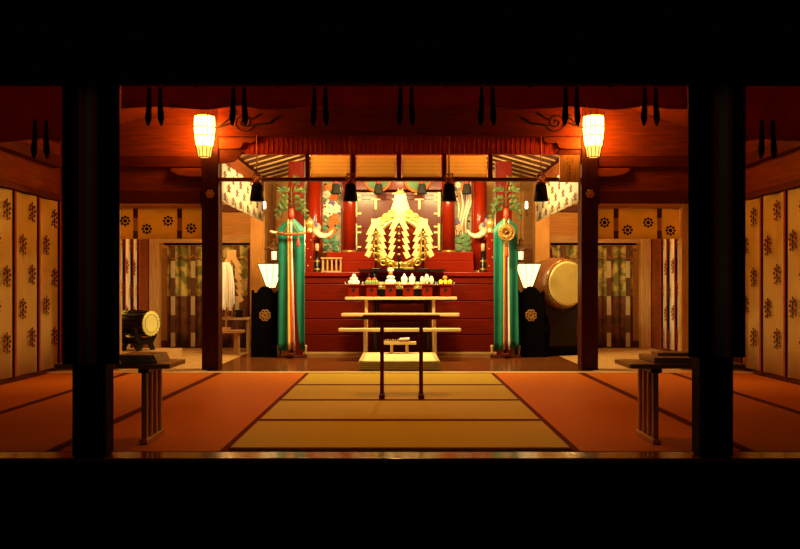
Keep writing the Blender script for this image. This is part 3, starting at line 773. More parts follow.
for px, lab in ((377.5, 'green disc with an orange rim above the left sanctuary door'), (417.5, 'green disc with an orange rim above the right sanctuary door')):
    xx = X(px, 10.58); zz = Z(179, 10.58)
    t = thing('round_crest', lab, 'crest', (xx, 10.562, zz), 'green discs over the doors')
    MB().torus((0, 0, 0), .175, .02, n=36, k=8).build('rim', 'paint_orange', t)
    disc(q := MB(), 0, 0, .168, 0.004, 0, 32); q.build('disc', 'paint_green', t)
    MB().cyl((0, .0045, .0), (0, .0375, .0), .05, n=16).build('mount', 'darklacquer_x', t)
# carved beam ends, black stands, small slatted stand
for s, w in ((-1, 'flower'), (1, 'tail-feather')):
    t = thing('carved_beam_end', 'white carved animal-head beam end with a curling snout beside the %s panel' % w, 'carving', (s * 1.10, 10.28, 1.50), 'white carved beam ends')
    pts = [(s * .05, 0, .14), (0, -.02, .08), (-s * .05, -.03, 0.05), (-s * .11, -.03, .045), (-s * .17, -.03, .075), (-s * .205, -.03, .13)]
    MB().tube(pts, [.045, .048, .042, .033, .022, .010], 14).build('snout', 'paint_white', t)
    b = MB().ball((s * .02, 0, .16), (.07, .05, .07)); b.build('head', 'paint_pink', t)
    b = MB().ball((s * .01, -.045, .19), (.025, .015, .03)).ball((s * .05, -.03, .24), (.03, .02, .05)); b.build('ear', 'paint_purple', t)
    b = MB().torus((s * .055, -.02, .09), .05, .014, n=16, k=6); b.build('collar', 'paint_orange', t)
    MB().box(-.03 + s * .05, .03 + s * .05, .0, .10, .0, .13).build('tenon', 'lacquer_z', t)
    t = thing('candle_stand', 'slim black stand with gold bands and a white candle top, by the %s-side post' % w, 'candle stand', (s * 1.09, 10.11, 1.060), 'black candle stands')
    MB().lathe([(.05, 0), (.05, .02), (.036, .03), (.036, .15), (.026, .17), (.026, .27), (.034, .28)], n=18).build('stand', 'black_lacquer', t)
    for zz in (.03, .135): MB().lathe([(.039, zz), (.041, zz + .01), (.039, zz + .02)], n=18).build('gold_band', 'gold', t)
    MB().lathe([(.026, .281), (.026, .37), (.012, .378)], n=16).build('candle', 'paint_pink', t)
t = thing('slatted_stand', 'small amber slatted stand on the dais under the carved flower panel', 'stand', (X(331.5, 10.12), 10.12, 1.060))
MB().box(-.14, .14, -.05, .05, .175, .195).build('top', 'tanwood_x', t, 0.004)
for k in range(5): MB().box(-.12 + k * .058, -.098 + k * .058, -.035, .035, .02, .175).build('slat', 'tanwood_z', t, 0.002)
MB().box(-.13, .13, -.045, .045, 0, .02).build('base', 'tanwood_x', t, 0.003)

# ------------------------------------------------------------------ bamboo blinds and tassels
bx = [308, 353.5, 399, 444, 490]
lb = ('bamboo blind panel at the left end of the row of four under the reed beam', 'second bamboo blind panel from the left under the reed beam', 'third bamboo blind panel from the left under the reed beam', 'bamboo blind panel at the right end of the row of four under the reed beam')
for k in range(4):
    x0, x1 = X(bx[k], 8.12) + .03, X(bx[k + 1], 8.12) - .03
    cx = (x0 + x1) / 2; w = (x1 - x0) / 2
    t = thing('bamboo_blind', lb[k], 'blind', (cx, 8.142, 2.012), 'bamboo blinds')
    MB().sheet(lambda u, v: (-w + 2 * w * u, .004 * math.sin(u * PI), .02 + .225 * (1 - v)), 8, 4, (0, .006, 0)).build('bamboo_screen', 'bamboo', t)
    MB().tube([(-w, .004, .014), (0, .004, .010), (w, .004, .014)], .010, 8).build('bottom_rod', 'tanwood_x', t)
def tassel(px, d, yt, yb, r, label, m, cm, group, cord_top):
    x = X(px, d); z0, z1 = Z(yb, d), Z(yt, d)
    t = thing('tassel', label, 'tassel', (x, d, z0), group)
    h = z1 - z0
    prof = [(r, 0), (r * .96, h * .2), (r * .72, h * .93), (r * .55, h)]
    MB().lathe(prof, n=20).build('fringe', m, t)
    b = MB().lathe([(r * .58, h), (r * .62, h + .02), (r * .30, h + .05), (r * .12, h + .08)], n=16)
    for s in (-1, 1): b.tube([(0, 0, h + .03), (s * r * .6, 0, h + .06), (s * r * .4, 0, h + .11), (0, 0, h + .09)], [.010] * 4, 8)
    b.build('knot', cm, t)
    MB().cyl((0, 0, h + .08), (0, 0, cord_top - z0), .007, n=8).build('cord', cm, t)
for px, w in ((257, 'beside the left pillar\'s corbel'), (350.5, 'left of the sanctuary doors'), (449, 'right of the sanctuary doors'), (541, 'beside the written signboard')):
    tassel(px, 7.955, 184, 201, .075, 'large black tassel on an orange cord, ' + w, 'tassel_black', 'cord_orange', 'large black tassels', 2.43)
for px, w in ((336, 'before the carved flower panel'), (378.5, 'before the left green disc'), (422, 'before the right green disc'), (467, 'before the carved tail-feather panel')):
    tassel(px, 10.3, 184, 194, .066, 'small grey tassel with a red head hanging ' + w, 'tassel_grey', 'silk_red', 'small grey tassels', 2.60)
trim(MB().box(-1.22, 1.22, 10.27, 10.34, 2.60, 2.66), 'lacquer_x', 0.004)

# ------------------------------------------------------------------ signboard
t = thing('signboard', 'upright wooden board with columns of black handwriting hung by the right inner pillar', 'sign', (X(570, 7.97), 7.99, Z(182, 7.97)))
w = .105; h = Z(155, 7.97) - Z(182, 7.97)
MB().box(-w, w, -.012, .012, 0, h).build('board', 'tanwood_z', t, 0.003)
b = MB()
def glyph(cx, cz, s):
    for k in range(3): b.box(cx - s * .45, cx + s * .45, -.0145, -.0125, cz + s * (.33 - k * .33) - s * .045, cz + s * (.33 - k * .33) + s * .045)
    b.box(cx - s * .05, cx + s * .05, -.0145, -.0125, cz - s * .48, cz + s * .48)
    a = random.choice((-1, 1)); b.prism([(cx, cz - s * .1), (cx + a * s * .45, cz - s * .45), (cx + a * s * .36, cz - s * .5), (cx - a * s * .08, cz - s * .14)], -.0145, -.0125)
for k in range(5): glyph(0, h * .60 - k * h * .125, .021)
for k in range(2): glyph(-.028, h * .86 - k * h * .16, .015)
for k in range(4): glyph(.028, h * .87 - k * h * .055, .010)
for k in range(9): glyph(-.065, h * .80 - k * h * .05, .008)
for k in range(7): glyph(.058, h * .45 - k * h * .05, .007)
b.build('lettering', 'ink', t)
MB().cyl((0, -.002, h), (0, -.002, h + .03), .004, n=6).build('hook', 'black_matte', t)

# ------------------------------------------------------------------ wall lanterns
for s, lab in ((-1, 'glowing barrel-shaped paper lantern on the left inner pillar, away from the signboard'), (1, 'glowing barrel-shaped paper lantern on the right inner pillar, near the signboard')):
    d = 7.86; cx = X(204.5, d) if s < 0 else X(593.5, d)
    z0 = Z(158, d); z1 = Z(116, d); hh = z1 - z0; zc = Z(147, d) - z0
    t = thing('wall_lantern', lab, 'lantern', (cx, d, z0), 'paper wall lanterns')
    MB().lathe([(.060, 0.012), (.080, zc - .004)], n=24).build('lower_cup', 'lantern_paper_dim', t)
    sh = MB().lathe([(.084, zc), (.098, zc + .10), (.104, hh * .7), (.100, hh - .012)], n=24); sh = sh.build('paper_shade', 'lantern_paper', t)
    b = MB()
    for k in range(12):
        a = 2 * PI * k / 12
        pr = [(.063, 0), (.084, zc), (.104, zc + .10), (.110, hh * .7), (.106, hh), (.112, hh + .035)]
        b.tube([(r * math.cos(a), r * math.sin(a), z) for r, z in pr], .0042, 5)
    b.build('ribs', 'darkwood_z', sh)
    b = MB()
    for r, z in ((.064, .004), (.088, zc), (.105, zc + .11), (.109, hh * .72), (.107, hh)): b.torus((0, 0, z), r, .005, Matrix.Rotation(PI / 2, 3, 'X'), 28, 6)
    b.build('hoops', 'darkwood_z', sh)
    MB().box(-.02, .02, .108, .158, hh * .55, hh * .65).build('bracket', 'bronze', t)
# floor lanterns
for s, lab in ((-1, 'black folding-screen floor lantern with gold crest beside the sword banner'), (1, 'black folding-screen floor lantern with gold crest beside the large drum')):
    d = 9.5; cx = X(265, d) if s < 0 else X(531, d)
    t = thing('floor_lantern', lab, 'lantern', (cx, d + .08, 0.002), 'black floor lanterns')
    P = [(-.175, 0), (.175, 0), (.155, .83), (.125, .795), (.10, .80), (.075, .84), (.03, .875), (-.03, .875), (-.075, .84), (-.10, .80), (-.125, .795), (-.155, .83)]
    b = MB().prism(P, -.08, -.06)
    b.taper(-.165, 0, 0, .83, .01, .08, .008, .06).taper(.165, 0, 0, .80, .01, .08, .008, .06).build('screen', 'black_matte', t)
    c = MB()
    for k in range(8):
        a = 2 * PI * k / 8 + PI / 8
        c.torus((.050 * math.cos(a), -.083, .515 + .050 * math.sin(a)), .018, .0085, n=12, k=6)
    c.torus((0, -.083, .515), .020, .009, n=12, k=6); c.build('crest', 'old_gold', t)['label'] = 'gold chrysanthemum crest'
    sx = X(270, d) - cx if s < 0 else X(529, d) - cx
    MB().cyl((sx, .0, .0), (sx, .0, .85), .015, n=10).build('pole', 'black_matte', t)
    z0, z1 = .848, 1.150; y0 = 0.0
    MB().taper(sx, y0, z0 + .01, z1, .044, .044, .138, .12).build('paper_shade', 'lamp_paper', t)
    b = MB()
    for k, (p, q) in enumerate(((-1, -1), (1, -1), (1, 1), (-1, 1))):
        b.tube([(sx + p * .046, y0 + q * .046, z0), (sx + p * .144, y0 + q * .124, z1 + .005)], .004, 6)
        p2, q2 = ((1, -1), (1, 1), (-1, 1), (-1, -1))[k]
        b.tube([(sx + p * .144, y0 + q * .124, z1), (sx + p2 * .144, y0 + q2 * .124, z1)], .005, 6)
    for f_ in (-.33, .33): b.tube([(sx + f_ * .046, y0 - .047, z0), (sx + f_ * .144, y0 - .125, z1)], .0045, 5)
    b.build('shade_frame', 'black_matte', t)

# ------------------------------------------------------------------ green banners with sacred branches
def sakaki(s, label, cpx, bounds_top, bounds_bot, mats, xr):
    d = 9.38; cx = X(cpx, d)
    t = thing('sacred_branch_banner', label, 'banner', (cx, d, 0.002), 'green silk branch banners')
    MB().cyl((0, .05, .03), (0, .05, 1.80), .02, n=12).build('pole', 'black_lacquer', t)
    MB().box(-.185, .185, .02, .08, 0, .03).build('foot', 'darkwood_x', t, 0.004)
    MB().box(-.03, .03, -.10, .20, .031, .06).build('foot', 'darkwood_y', t, 0.004)
    for e in (-1, 1): MB().lathe([(.018, .035), (.013, .06), (.018, .12), (.022, .14), (.015, .155)], (e * .165, .05, 0), 12).build('foot_post', 'tanwood_z', t)
    zbot = Z(351, d)
    def ztop(x): return Z(216, d) - .95 * abs(x) if abs(x) < .15 else Z(216, d) - .95 * .15
    for k, mname in enumerate(mats):
        a0, a1 = X(bounds_top[k][0], d) - cx, X(bounds_top[k][1], d) - cx
        b0, b1 = X(bounds_bot[k][0], d) - cx, X(bounds_bot[k][1], d) - cx
        fr = .0 if mname == 'silk_green' else -.006
        def fn(u, v):
            xt = a0 + (a1 - a0) * u; xb = b0 + (b1 - b0) * u
            x = xt + (xb - xt) * v ** 1.3
            z = ztop(xt) + (zbot + .012 * (k % 3) - ztop(xt)) * v
            return (x, fr + .016 * math.sin(x * 60 + v * 1.2) * (v ** .5), z)
        MB().sheet(fn, 10 if mname == 'silk_green' else 3, 14, (0, .003, 0)).build('silk_strip', mname, t)
    MB().lathe([(.03, 1.70), (.034, 1.73), (.03, 1.79), (.018, 1.82)], (0, .0, 0), 14).build('wrapping', 'silk_red', t)
    b = MB(); st = MB()
    rnd = random.Random(5 + s)
    for i in range(9):
        zz = 1.80 + .30 * (i // 2) / 4; sd = -1 if i % 2 else 1
        if i == 8: ln, up = .06, .16
        else: ln, up = .17 - .018 * (i // 2), .10 - .012 * (i // 2)
        tip = Vector((sd * ln, rnd.uniform(-.05, .05), zz + up * .35 - .09 * (i < 6)))
        base = Vector((0, .0, zz - .02)); mid = Vector((sd * ln * .55, tip.y * .5, zz + up * .75))
        pts = [base.lerp(mid, q).lerp(mid.lerp(tip, q), q) for q in [j / 8 for j in range(9)]]
        st.tube(pts, .004, 5, 0)
        for j in range(2, 9, 2):
            p = pts[j]
            for e in (-1, 0, 1):
                ang = math.atan2(pts[j].z - pts[j - 1].z, pts[j].x - pts[j - 1].x) + e * .75 + rnd.uniform(-.2, .2)
                l = rnd.uniform(.05, .075); ww = l * .2; yo = rnd.uniform(-.03, .03)
                du, dn = Vector((math.cos(ang), yo * 6, math.sin(ang))).normalized(), Vector((-math.sin(ang), .3 * e, math.cos(ang))).normalized()
                q = [p, p + du * l * .4 + dn * ww, p + du * l, p + du * l * .4 - dn * ww]
                nn = du.cross(dn).normalized() * .0012
                b.add([r + nn for r in q] + [r - nn for r in q], [(0, 1, 2, 3), (7, 6, 5, 4), (0, 4, 5, 1), (1, 5, 6, 2), (2, 6, 7, 3), (3, 7, 4, 0)], rnd.choice((0, 0, 1)))
    st.tube([(0, 0, 1.78), (0, 0, 2.10)], [.008, .004], 6)
    st.build('twig', 'leaf', t); b.build('foliage', ['leaf', 'leaf_light'], t)
    return t, cx, d
sakaki(-1, 'green silk banner topped with leafy branches, a sword tied across it', 291.5,
       [(278, 287.5), (287.5, 289), (289, 290.5), (290.5, 292), (292, 304.5)], [(278, 288), (288, 290.6), (290.6, 293), (293, 295.5), (299.5, 305)],
       ['silk_green', 'silk_yellow', 'silk_red', 'silk_white', 'silk_green'], None)
sakaki(1, 'green silk banner topped with leafy branches, a round mirror tied on it', 506,
       [(493.5, 503.5), (503.5, 505), (505, 506.3), (506.3, 507.6), (507.6, 509), (509, 517.5)], [(494, 503), (503, 505), (505, 506.8), (506.8, 508.2), (508.2, 510), (510, 519)],
       ['silk_green', 'silk_yellow', 'silk_red', 'silk_purple', 'silk_white', 'silk_green'], None)
# sword
d = 9.32; cx = X(288, d)
t = thing('sword', 'sheathed ceremonial sword tied level across the left green banner', 'sword', (cx, d, Z(233, d)))
pts = [(X(q, d) - cx, -.01, zz) for q, zz in ((277, 0), (284, -.012), (292, -.016), (300, -.012), (306, .0))]
MB().tube(pts, [.017, .018, .018, .017, .013], 10).build('scabbard', 'cord_orange', t)
MB().tube([(X(270, d) - cx, -.01, .016), (X(276, d) - cx, -.01, .003)], [.019, .016], 10).build('hilt', 'paint_white', t)
MB().lathe([(.028, -.004), (.028, .004)], (X(276.6, d) - cx, -.01, .001), 14, 0, Matrix.Rotation(PI / 2, 3, 'Y')).build('guard', 'gold', t)
tx = X(298.5, d) - cx
MB().lathe([(.020, -.165), (.021, -.15), (.014, -.08), (.008, -.06)], (tx, -.035, 0), 12).build('tassel', 'silk_red', t)
b = MB().cyl((tx, -.035, -.06), (tx, -.03, .01), .004, n=6)
for e in (-1, 1): b.tube([(X(291.5, d) - cx, -.032, .16), (X(291.5, d) - cx + e * .06, -.032, .04), (X(291.5, d) - cx + e * .085, -.03, -.01)], .005, 6)
b.build('cord', 'cord_orange', t)
# mirror
d = 9.32; cx = X(506.3, d)
t = thing('mirror', 'round ribbed bronze mirror with a red tassel tied on the right green banner', 'mirror', (cx, d, Z(232.5, d)))
b = MB().lathe([(.10, -.012), (.10, .012)], (0, -.02, 0), 32, 0, Matrix.Rotation(PI / 2, 3, 'X'))
for k in range(24):
    a = 2 * PI * k / 24
    b.tube([(.03 * math.cos(a), -.034, .03 * math.sin(a)), (.092 * math.cos(a), -.034, .092 * math.sin(a))], [.004, .008], 6)
b.torus((0, -.034, 0), .096, .009, n=36, k=6); b.build('disc', 'old_gold', t)
MB().ball((0, -.04, 0), (.024, .016, .024)).build('boss', 'bronze', t)
MB().lathe([(.024, -.30), (.025, -.28), (.018, -.20), (.01, -.17)], (0, -.03, 0), 14).build('tassel', 'silk_red', t)
b = MB()
for k in range(5): b.ball((.008 * (-1) ** k, -.03, -.115 - k * .014), (.018, .012, .012), 8)
b.build('braided_cord', 'bronze', t)
b = MB()
for k in range(4): b.ball((.006 * (-1) ** k, -.03, .11 + k * .022), (.016, .012, .014), 8)
b.build('braided_cord', 'bronze', t)

# ------------------------------------------------------------------ valance cloths with crests and hanging strips
def noren(s, crests, straps, x0, x1, label):
    d = 8.06; zb_, zt = Z(239, d), 1.688; cx = (x0 + x1) / 2
    t = thing('valance_curtain', label, 'curtain', (cx, d, zb_), 'crested valances')
    mb = MB().sheet(lambda u, v: (x0 + (x1 - x0) * u - cx, .004 * math.sin(u * 30), (zt - zb_) * (1 - v)), 40, 4, (0, .004, 0))
    for px, py in crests: crest(mb, X(px, d) - cx, Z(py, d) - zb_, .056, -.006, 1)
    mb.build('cloth', ['cloth_valance', 'ink'], t)
    for px in straps:
        xx = X(px, d) - cx
        b = MB().box(xx - .024, xx + .024, -.014, -.008, 0, zt - zb_, 0)
        b.box(xx - .025, xx + .025, -.017, -.014, zt - zb_ - .10, zt - zb_ - .005, 1).box(xx - .025, xx + .025, -.017, -.014, .0, .085, 1)
        b.build('strap', ['tan_paper', 'strap'], t)
noren(-1, ((125.4, 221), (147, 229), (168.3, 221), (191.4, 228.4)), (136, 180), -2.925, -2.07, 'cream valance with black crests over the bay of the small drum')
noren(1, ((604.4, 222.6), (627.4, 230), (648, 222.6), (670.3, 230.5), (689, 223.5)), (615.7, 659), 2.07, 2.925, 'cream valance with black crests over the bay right of the large drum')
def sprig(mb, fx, m, sc=1.0):                     # small upright flower sprig; fx maps (u, v) in metres to a point pair on the cloth
    q = [fx(a, b2) for a, b2 in ((-.004, -.10), (.004, -.10), (.006, .07), (-.006, .07))]
    mb.add([p[0] for p in q] + [p[1] for p in q], [(0, 1, 2, 3), (7, 6, 5, 4), (0, 4, 5, 1), (1, 5, 6, 2), (2, 6, 7, 3), (3, 7, 4, 0)], m)
    for (u, v, r) in ((0, .075, .010), (-.018, .052, .013), (.02, .045, .013), (0, .028, .014), (-.026, .015, .013), (.028, .008, .013), (0, -.012, .015), (-.02, -.035, .012), (.022, -.032, .012), (0, -.058, .012), (-.03, -.062, .009), (.02, -.075, .010)):
        q = [fx((u + a * r * 1.0) * 1.9, (v + b2 * r * 1.25) * 1.1) for a, b2 in ((-1, 0), (0, -1), (1, 0), (0, 1))]
        mb.add([p[0] for p in q] + [p[1] for p in q], [(0, 1, 2, 3), (7, 6, 5, 4), (0, 4, 5, 1), (1, 5, 6, 2), (2, 6, 7, 3), (3, 7, 4, 0)], m)
def wall_curtain(s, xw, cuts, z0, z1, label, cloth, offs):
    t = thing('wall_curtain', label, 'curtain', (s * xw, (cuts[0] + cuts[-1]) / 2, z0), 'sprigged wall curtains')
    cy = (cuts[0] + cuts[-1]) / 2
    for i, (a, b) in enumerate(zip(cuts, cuts[1:])):
        a2, b2 = a + .03, b - .012
        mb = MB().sheet(lambda u, v: (s * .010 * math.sin(u * PI * 2.0 + i), a2 + (b2 - a2) * u - cy, (z1 - z0) * (1 - v)), 14, 4, (s * .004, 0, 0))
        for k in range(7):
            yc = (a2 + b2) / 2 - cy + (.11 if (k + offs) % 2 else -.07); zc = z1 - z0 - .16 - k * .30 - (.0 if (k + i) % 2 else .02)
            if zc < .08: continue
            sprig(mb, lambda u, v: (((-s * .013), yc + u, zc + v), ((-s * .016), yc + u, zc + v)), 1)
        mb.build('cloth_panel', [cloth, 'sprig'], t)
    for i, a in enumerate(cuts[:-1] + [cuts[-1] - .02]):
        MB().box(*sorted((-s * .004, -s * .016)), a - .012 - cy, a + .012 - cy, 0, z1 - z0).build('dark_ribbon', 'cloth_black', t)
        MB().box(*sorted((-s * .004, -s * .018)), a + .013 - cy, a + .045 - cy, -.0, z1 - z0).build('red_ribbon', 'cloth_red', t)
for s, side in ((-1, 'left'), (1, 'right')):
    wall_curtain(s, 3.535, [4.64, 5.12, 5.595, 6.07, 6.545, 7.02, 7.49, 7.97], .012 + .03, 1.745, 'cream sprigged curtain with red and black ribbons along the %s wall of the hall' % side, 'cloth_cream', 1 if s < 0 else 0)
for s, w in ((-1, 'behind the small drum'), (1, 'in the back room right of the large drum')):
    wall_curtain(s, 3.50, [9.12, 9.42, 9.74, 10.03, 10.28], .06, 1.60, 'white sprigged curtain with red ribbons hanging ' + w, 'cloth_white', 1)
# white crested strips running back from the inner pillars
for s, w in ((-1, 'left'), (1, 'right')):
    a, b = 8.112, 10.60; cy = (a + b) / 2; zb_ = 1.765; h = .43
    t = thing('hanging_strip', 'long white cloth strip with small dark crests running back from the %s inner pillar' % w, 'cloth', (s * 1.878, cy, zb_), 'white hanging strips')
    mb = MB().sheet(lambda u, v: (.006 * math.sin(u * 50), a + (b - a) * u - cy, h * (1 - v)), 60, 3, (s * .004, 0, 0))
    for k in range(6):
        for row in range(4):
            yc = a - cy + .12 + k * .41 + .2 * (row % 2); zc = .06 + row * .115
            if yc > b - cy - .05: continue
            for (u, v, r) in ((0, .040, .012), (-.015, .018, .013), (.015, .018, .013), (0, -.004, .014), (-.013, -.026, .012), (.013, -.026, .012)):
                q = [(-s * .012, yc + (u + p * r) * 2.6, zc + v + p2 * r) for p, p2 in ((-1, 0), (0, -1), (1, 0), (0, 1))]
                mb.add(q + [(-s * .009, y, z) for _, y, z in q], [(0, 1, 2, 3), (7, 6, 5, 4), (0, 4, 5, 1), (1, 5, 6, 2), (2, 6, 7, 3), (3, 7, 4, 0)], 1)
    mb.build('cloth', ['cloth_white', 'sprig'], t)
    for k in range(6): MB().box(*sorted((-s * .010, -s * .013)), a - cy + .23 + k * .41, a - cy + .27 + k * .41, 0, .07).build('ribbon', 'sprig_green', t)
# sheer doorway curtains at the back of the side rooms
for s, w in ((-1, 'behind the small drum and paper wands'), (1, 'behind the large drum and right pillar')):
    x0, x1 = sorted((s * 2.17, s * 3.32)); cx = (x0 + x1) / 2
    t = thing('doorway_curtain', 'leaf-printed sheer curtain on a black rod, ' + w, 'curtain', (cx, 10.98, .02), 'leaf-printed doorway curtains')
    mb = MB().sheet(lambda u, v: (x0 + (x1 - x0) * u - cx, .02 * math.sin(u * 60), 1.44 * (1 - v)), 90, 6, (0, .004, 0))
    mb.build('cloth', 'sheer', t)
    MB().cyl((x0 - cx - .03, -.03, 1.46), (x1 - cx + .03, -.03, 1.46), .016, n=10).build('rod', 'black_matte', t)
    for px in ((173, 193, 237) if s < 0 else (563, 609, 628)):
        xx = X(px, 10.95) - cx
        b = MB().box(xx - .03, xx + .03, -.032, -.026, .0, 1.44, 0).box(xx - .034, xx + .034, -.036, -.033, 1.22, 1.44, 1).box(xx - .034, xx + .034, -.036, -.033, .72, .98, 1).box(xx - .034, xx + .034, -.036, -.033, .2, .45, 1)
        b.build('strap', ['grille', 'strap'], t)
    b = MB()
    for k in range(6):
        p0, p1 = x0 - cx + k * (x1 - x0) / 6, x0 - cx + (k + 1) * (x1 - x0) / 6
        b.tube([(p0 + (p1 - p0) * q, -.034, 1.30 - .05 * math.sin(PI * q)) for q in (0, .25, .5, .75, 1)], .007, 6)
    b.build('swag_cord', 'cord_orange', t)

# ------------------------------------------------------------------ drums
# large barrel drum on a black cradle
d = 9.75; fx, fz = X(567.5, d), Z(284, d)
t = thing('barrel_drum', 'large brown barrel drum with a pale studded skin, half behind the right pillar', 'drum', (fx + .0, d, 0.002))
rot = Matrix.Rotation(math.radians(24), 3, 'Z') @ Matrix.Rotation(PI / 2, 3, 'X')     # lathe z axis -> toward viewer, turned right
ctr = Vector((0, 0, fz)); ax = rot @ Vector((0, 0, 1))
if ax.y > 0: rot = rot @ Matrix.Rotation(PI, 3, 'X'); ax = -ax
L = .50; R = .285
prof = [(R, 0), (R * 1.14, -.08), (R * 1.21, -L / 2), (R * 1.14, -L + .08), (R, -L)]
MB().lathe(prof, ctr, 40, 0, rot).build('shell', 'drum_body', t)
dh = MB().lathe([(R * 1.0, .0), (R * .97, .012), (R * .9, .014)], ctr, 40, 0, rot).build('drumhead', 'drum_skin', t)
b = MB()
for ring, off in ((R * 1.035, -.022), (R * 1.065, -.048)):
    for k in range(52):
        a = 2 * PI * (k + (.5 if off < -.03 else 0)) / 52
        p = ctr + rot @ Vector((ring * math.cos(a), ring * math.sin(a), off)); b.ball(p, .0095, 6)
b.build('tacks', 'old_gold', dh)
p = ctr + rot @ Vector((-R * 1.16, .0, -.16))
cc = ctr - ax * (L / 2)
b = MB()
for q in (-1, 1):
    p = ctr + rot @ Vector((R * 1.2 * q, 0.05, -L * .42)); b.torus(p, .035, .008, n=16, k=6)
b.build('ring_handle', 'bronze', t)
k = thing('drum_cradle', 'black carved wooden cradle holding the large barrel drum', 'drum stand', (fx + cc.x, d + cc.y, 0.002), None, math.radians(24))
zl = fz - R * 1.2
for yy in (-.16, .12):
    b = MB()
    P = []
    for q in range(15):
        a = math.radians(200 + q * 10); P.append((.352 * math.cos(a), fz + .352 * math.sin(a)))
    P += [(.40, fz - .06), (.44, fz - .16), (.40, fz - .30), (.24, fz - .40), (.20, fz - .55), (.22, .10), (-.22, .10), (-.20, fz - .55), (-.24, fz - .40), (-.40, fz - .30), (-.44, fz - .16), (-.40, fz - .06)]
    P = [(x_, z_) for x_, z_ in P]
    b.prism(P, yy, yy + .05); b.build('side_frame', 'black_lacquer', k, 0.004)
MB().box(-.16, .16, -.11, .12, .30, .36).build('stretcher', 'black_lacquer', k)
MB().prism([(-.36, .0), (.36, .0), (.33, .07), (.24, .10), (-.24, .10), (-.33, .07)], -.26, .26).build('base', 'black_matte', k, 0.004)
# small drum, left
pl = tag(MB().box(-3.46, -2.72, 8.85, 9.62, 0.002, .105).build('wooden_platform', 'tanwood_x', None, 0.004), 'low tan wooden platform beneath the small black drum', 'platform')
d = 9.2; fx, fz = X(151, d), Z(323.5, d)
t = thing('small_drum', 'small black roped drum with a scalloped cream skin, on the low platform', 'drum', (fx, d, .107))
rot = Matrix.Rotation(math.radians(66), 3, 'Z') @ Matrix.Rotation(PI / 2, 3, 'X')
ax = rot @ Vector((0, 0, 1))
if ax.y > 0: rot = rot @ Matrix.Rotation(PI, 3, 'X'); ax = -ax
ctr = Vector((0, 0, fz - .107)); R = .125
MB().lathe([(R * .98, -.006), (R * 1.14, -.12), (R * 1.18, -.20), (R * 1.14, -.28), (R * .98, -.40)], ctr, 28, 0, rot).build('shell', 'black_lacquer', t)
for off in (0, -.41):
    b = MB().lathe([(R * 1.10, off - .008), (R * 1.19, off), (R * 1.16, off + .006), (R * .9, off + .007)], ctr, 30, 0, rot)
    for q in range(20):
        a = 2 * PI * q / 20; b.ball(ctr + rot @ Vector((R * 1.17 * math.cos(a), R * 1.17 * math.sin(a), off + .004)), .009, 8)
    b.torus(ctr + rot @ Vector((0, 0, off + .008 if off == 0 else off - .001)), R * .86, .003, rot @ Matrix.Rotation(PI / 2, 3, 'X'), 30, 5, 1)
    b.build('drumhead', ['drum_skin', 'bronze'], t)
b = MB()
for q in range(16):
    a = 2 * PI * q / 16; a2 = a + PI / 16
    b.tube([ctr + rot @ Vector((R * 1.16 * math.cos(a), R * 1.16 * math.sin(a), -.012)), ctr + rot @ Vector((R * 1.24 * math.cos(a2), R * 1.24 * math.sin(a2), -.2)), ctr + rot @ Vector((R * 1.16 * math.cos(a), R * 1.16 * math.sin(a), -.40))], .006, 5)
b.build('rope', 'black_matte', t)
k = thing('drum_stand', 'small black stand with curved feet under the small roped drum', 'drum stand', (fx + ax.x * -.2, d - ax.y * .2, .107), None, math.radians(66))
for yy in (-.12, .12):
    zc = fz - .107
    P = [(-.16, zc - .055), (-.14, zc - .115), (-.08, zc - .162), (0, zc - .178), (.08, zc - .162), (.14, zc - .115), (.16, zc - .055), (.19, zc - .06), (.17, .16), (.11, .08), (.15, .0), (.09, 0), (.05, .07), (-.05, .07), (-.09, 0), (-.15, 0), (-.11, .08), (-.17, .16), (-.19, zc - .06)]
    MB().prism(P, yy - .015, yy + .015).build('side_frame', 'black_lacquer', k)
MB().box(-.03, .03, -.10, .10, .08, .11).build('stretcher', 'black_lacquer', k)

# ------------------------------------------------------------------ left back room: stepped stand, paper wands
d = 10.15
t = thing('display_stand', 'two-step tan wooden stand under the white paper wand in the back room', 'stand', (X(231, d), d, 0.002))
MB().box(-.24, .24, .02, .26, .43, .46).build('upper_shelf', 'tanwood_x', t, 0.003)
MB().box(-.24, .19, -.22, .0, .27, .305).build('lower_shelf', 'tanwood_x', t, 0.003)
for x in (-.20, .20):
    MB().box(x - .02, x + .02, .10, .15, 0, .43).build('leg', 'tanwood_z', t, 0.002)
for x in (-.20, .10):
    MB().box(x - .03, x + .03, -.16, -.06, 0, .27).build('leg', 'tanwood_z', t, 0.002)
t = thing('paper_wand', 'white paper-streamer purification wand standing in the back room on the left', 'wand', (X(226, 10.05), 10.05, .309))
MB().box(-.05, .05, -.05, .05, 0, .03).build('base', 'tanwood_x', t, 0.003)
MB().cyl((0, 0, .03), (0, 0, .92), .012, n=10).build('stick', 'tanwood_z', t)
b = MB(); rnd = random.Random(3)
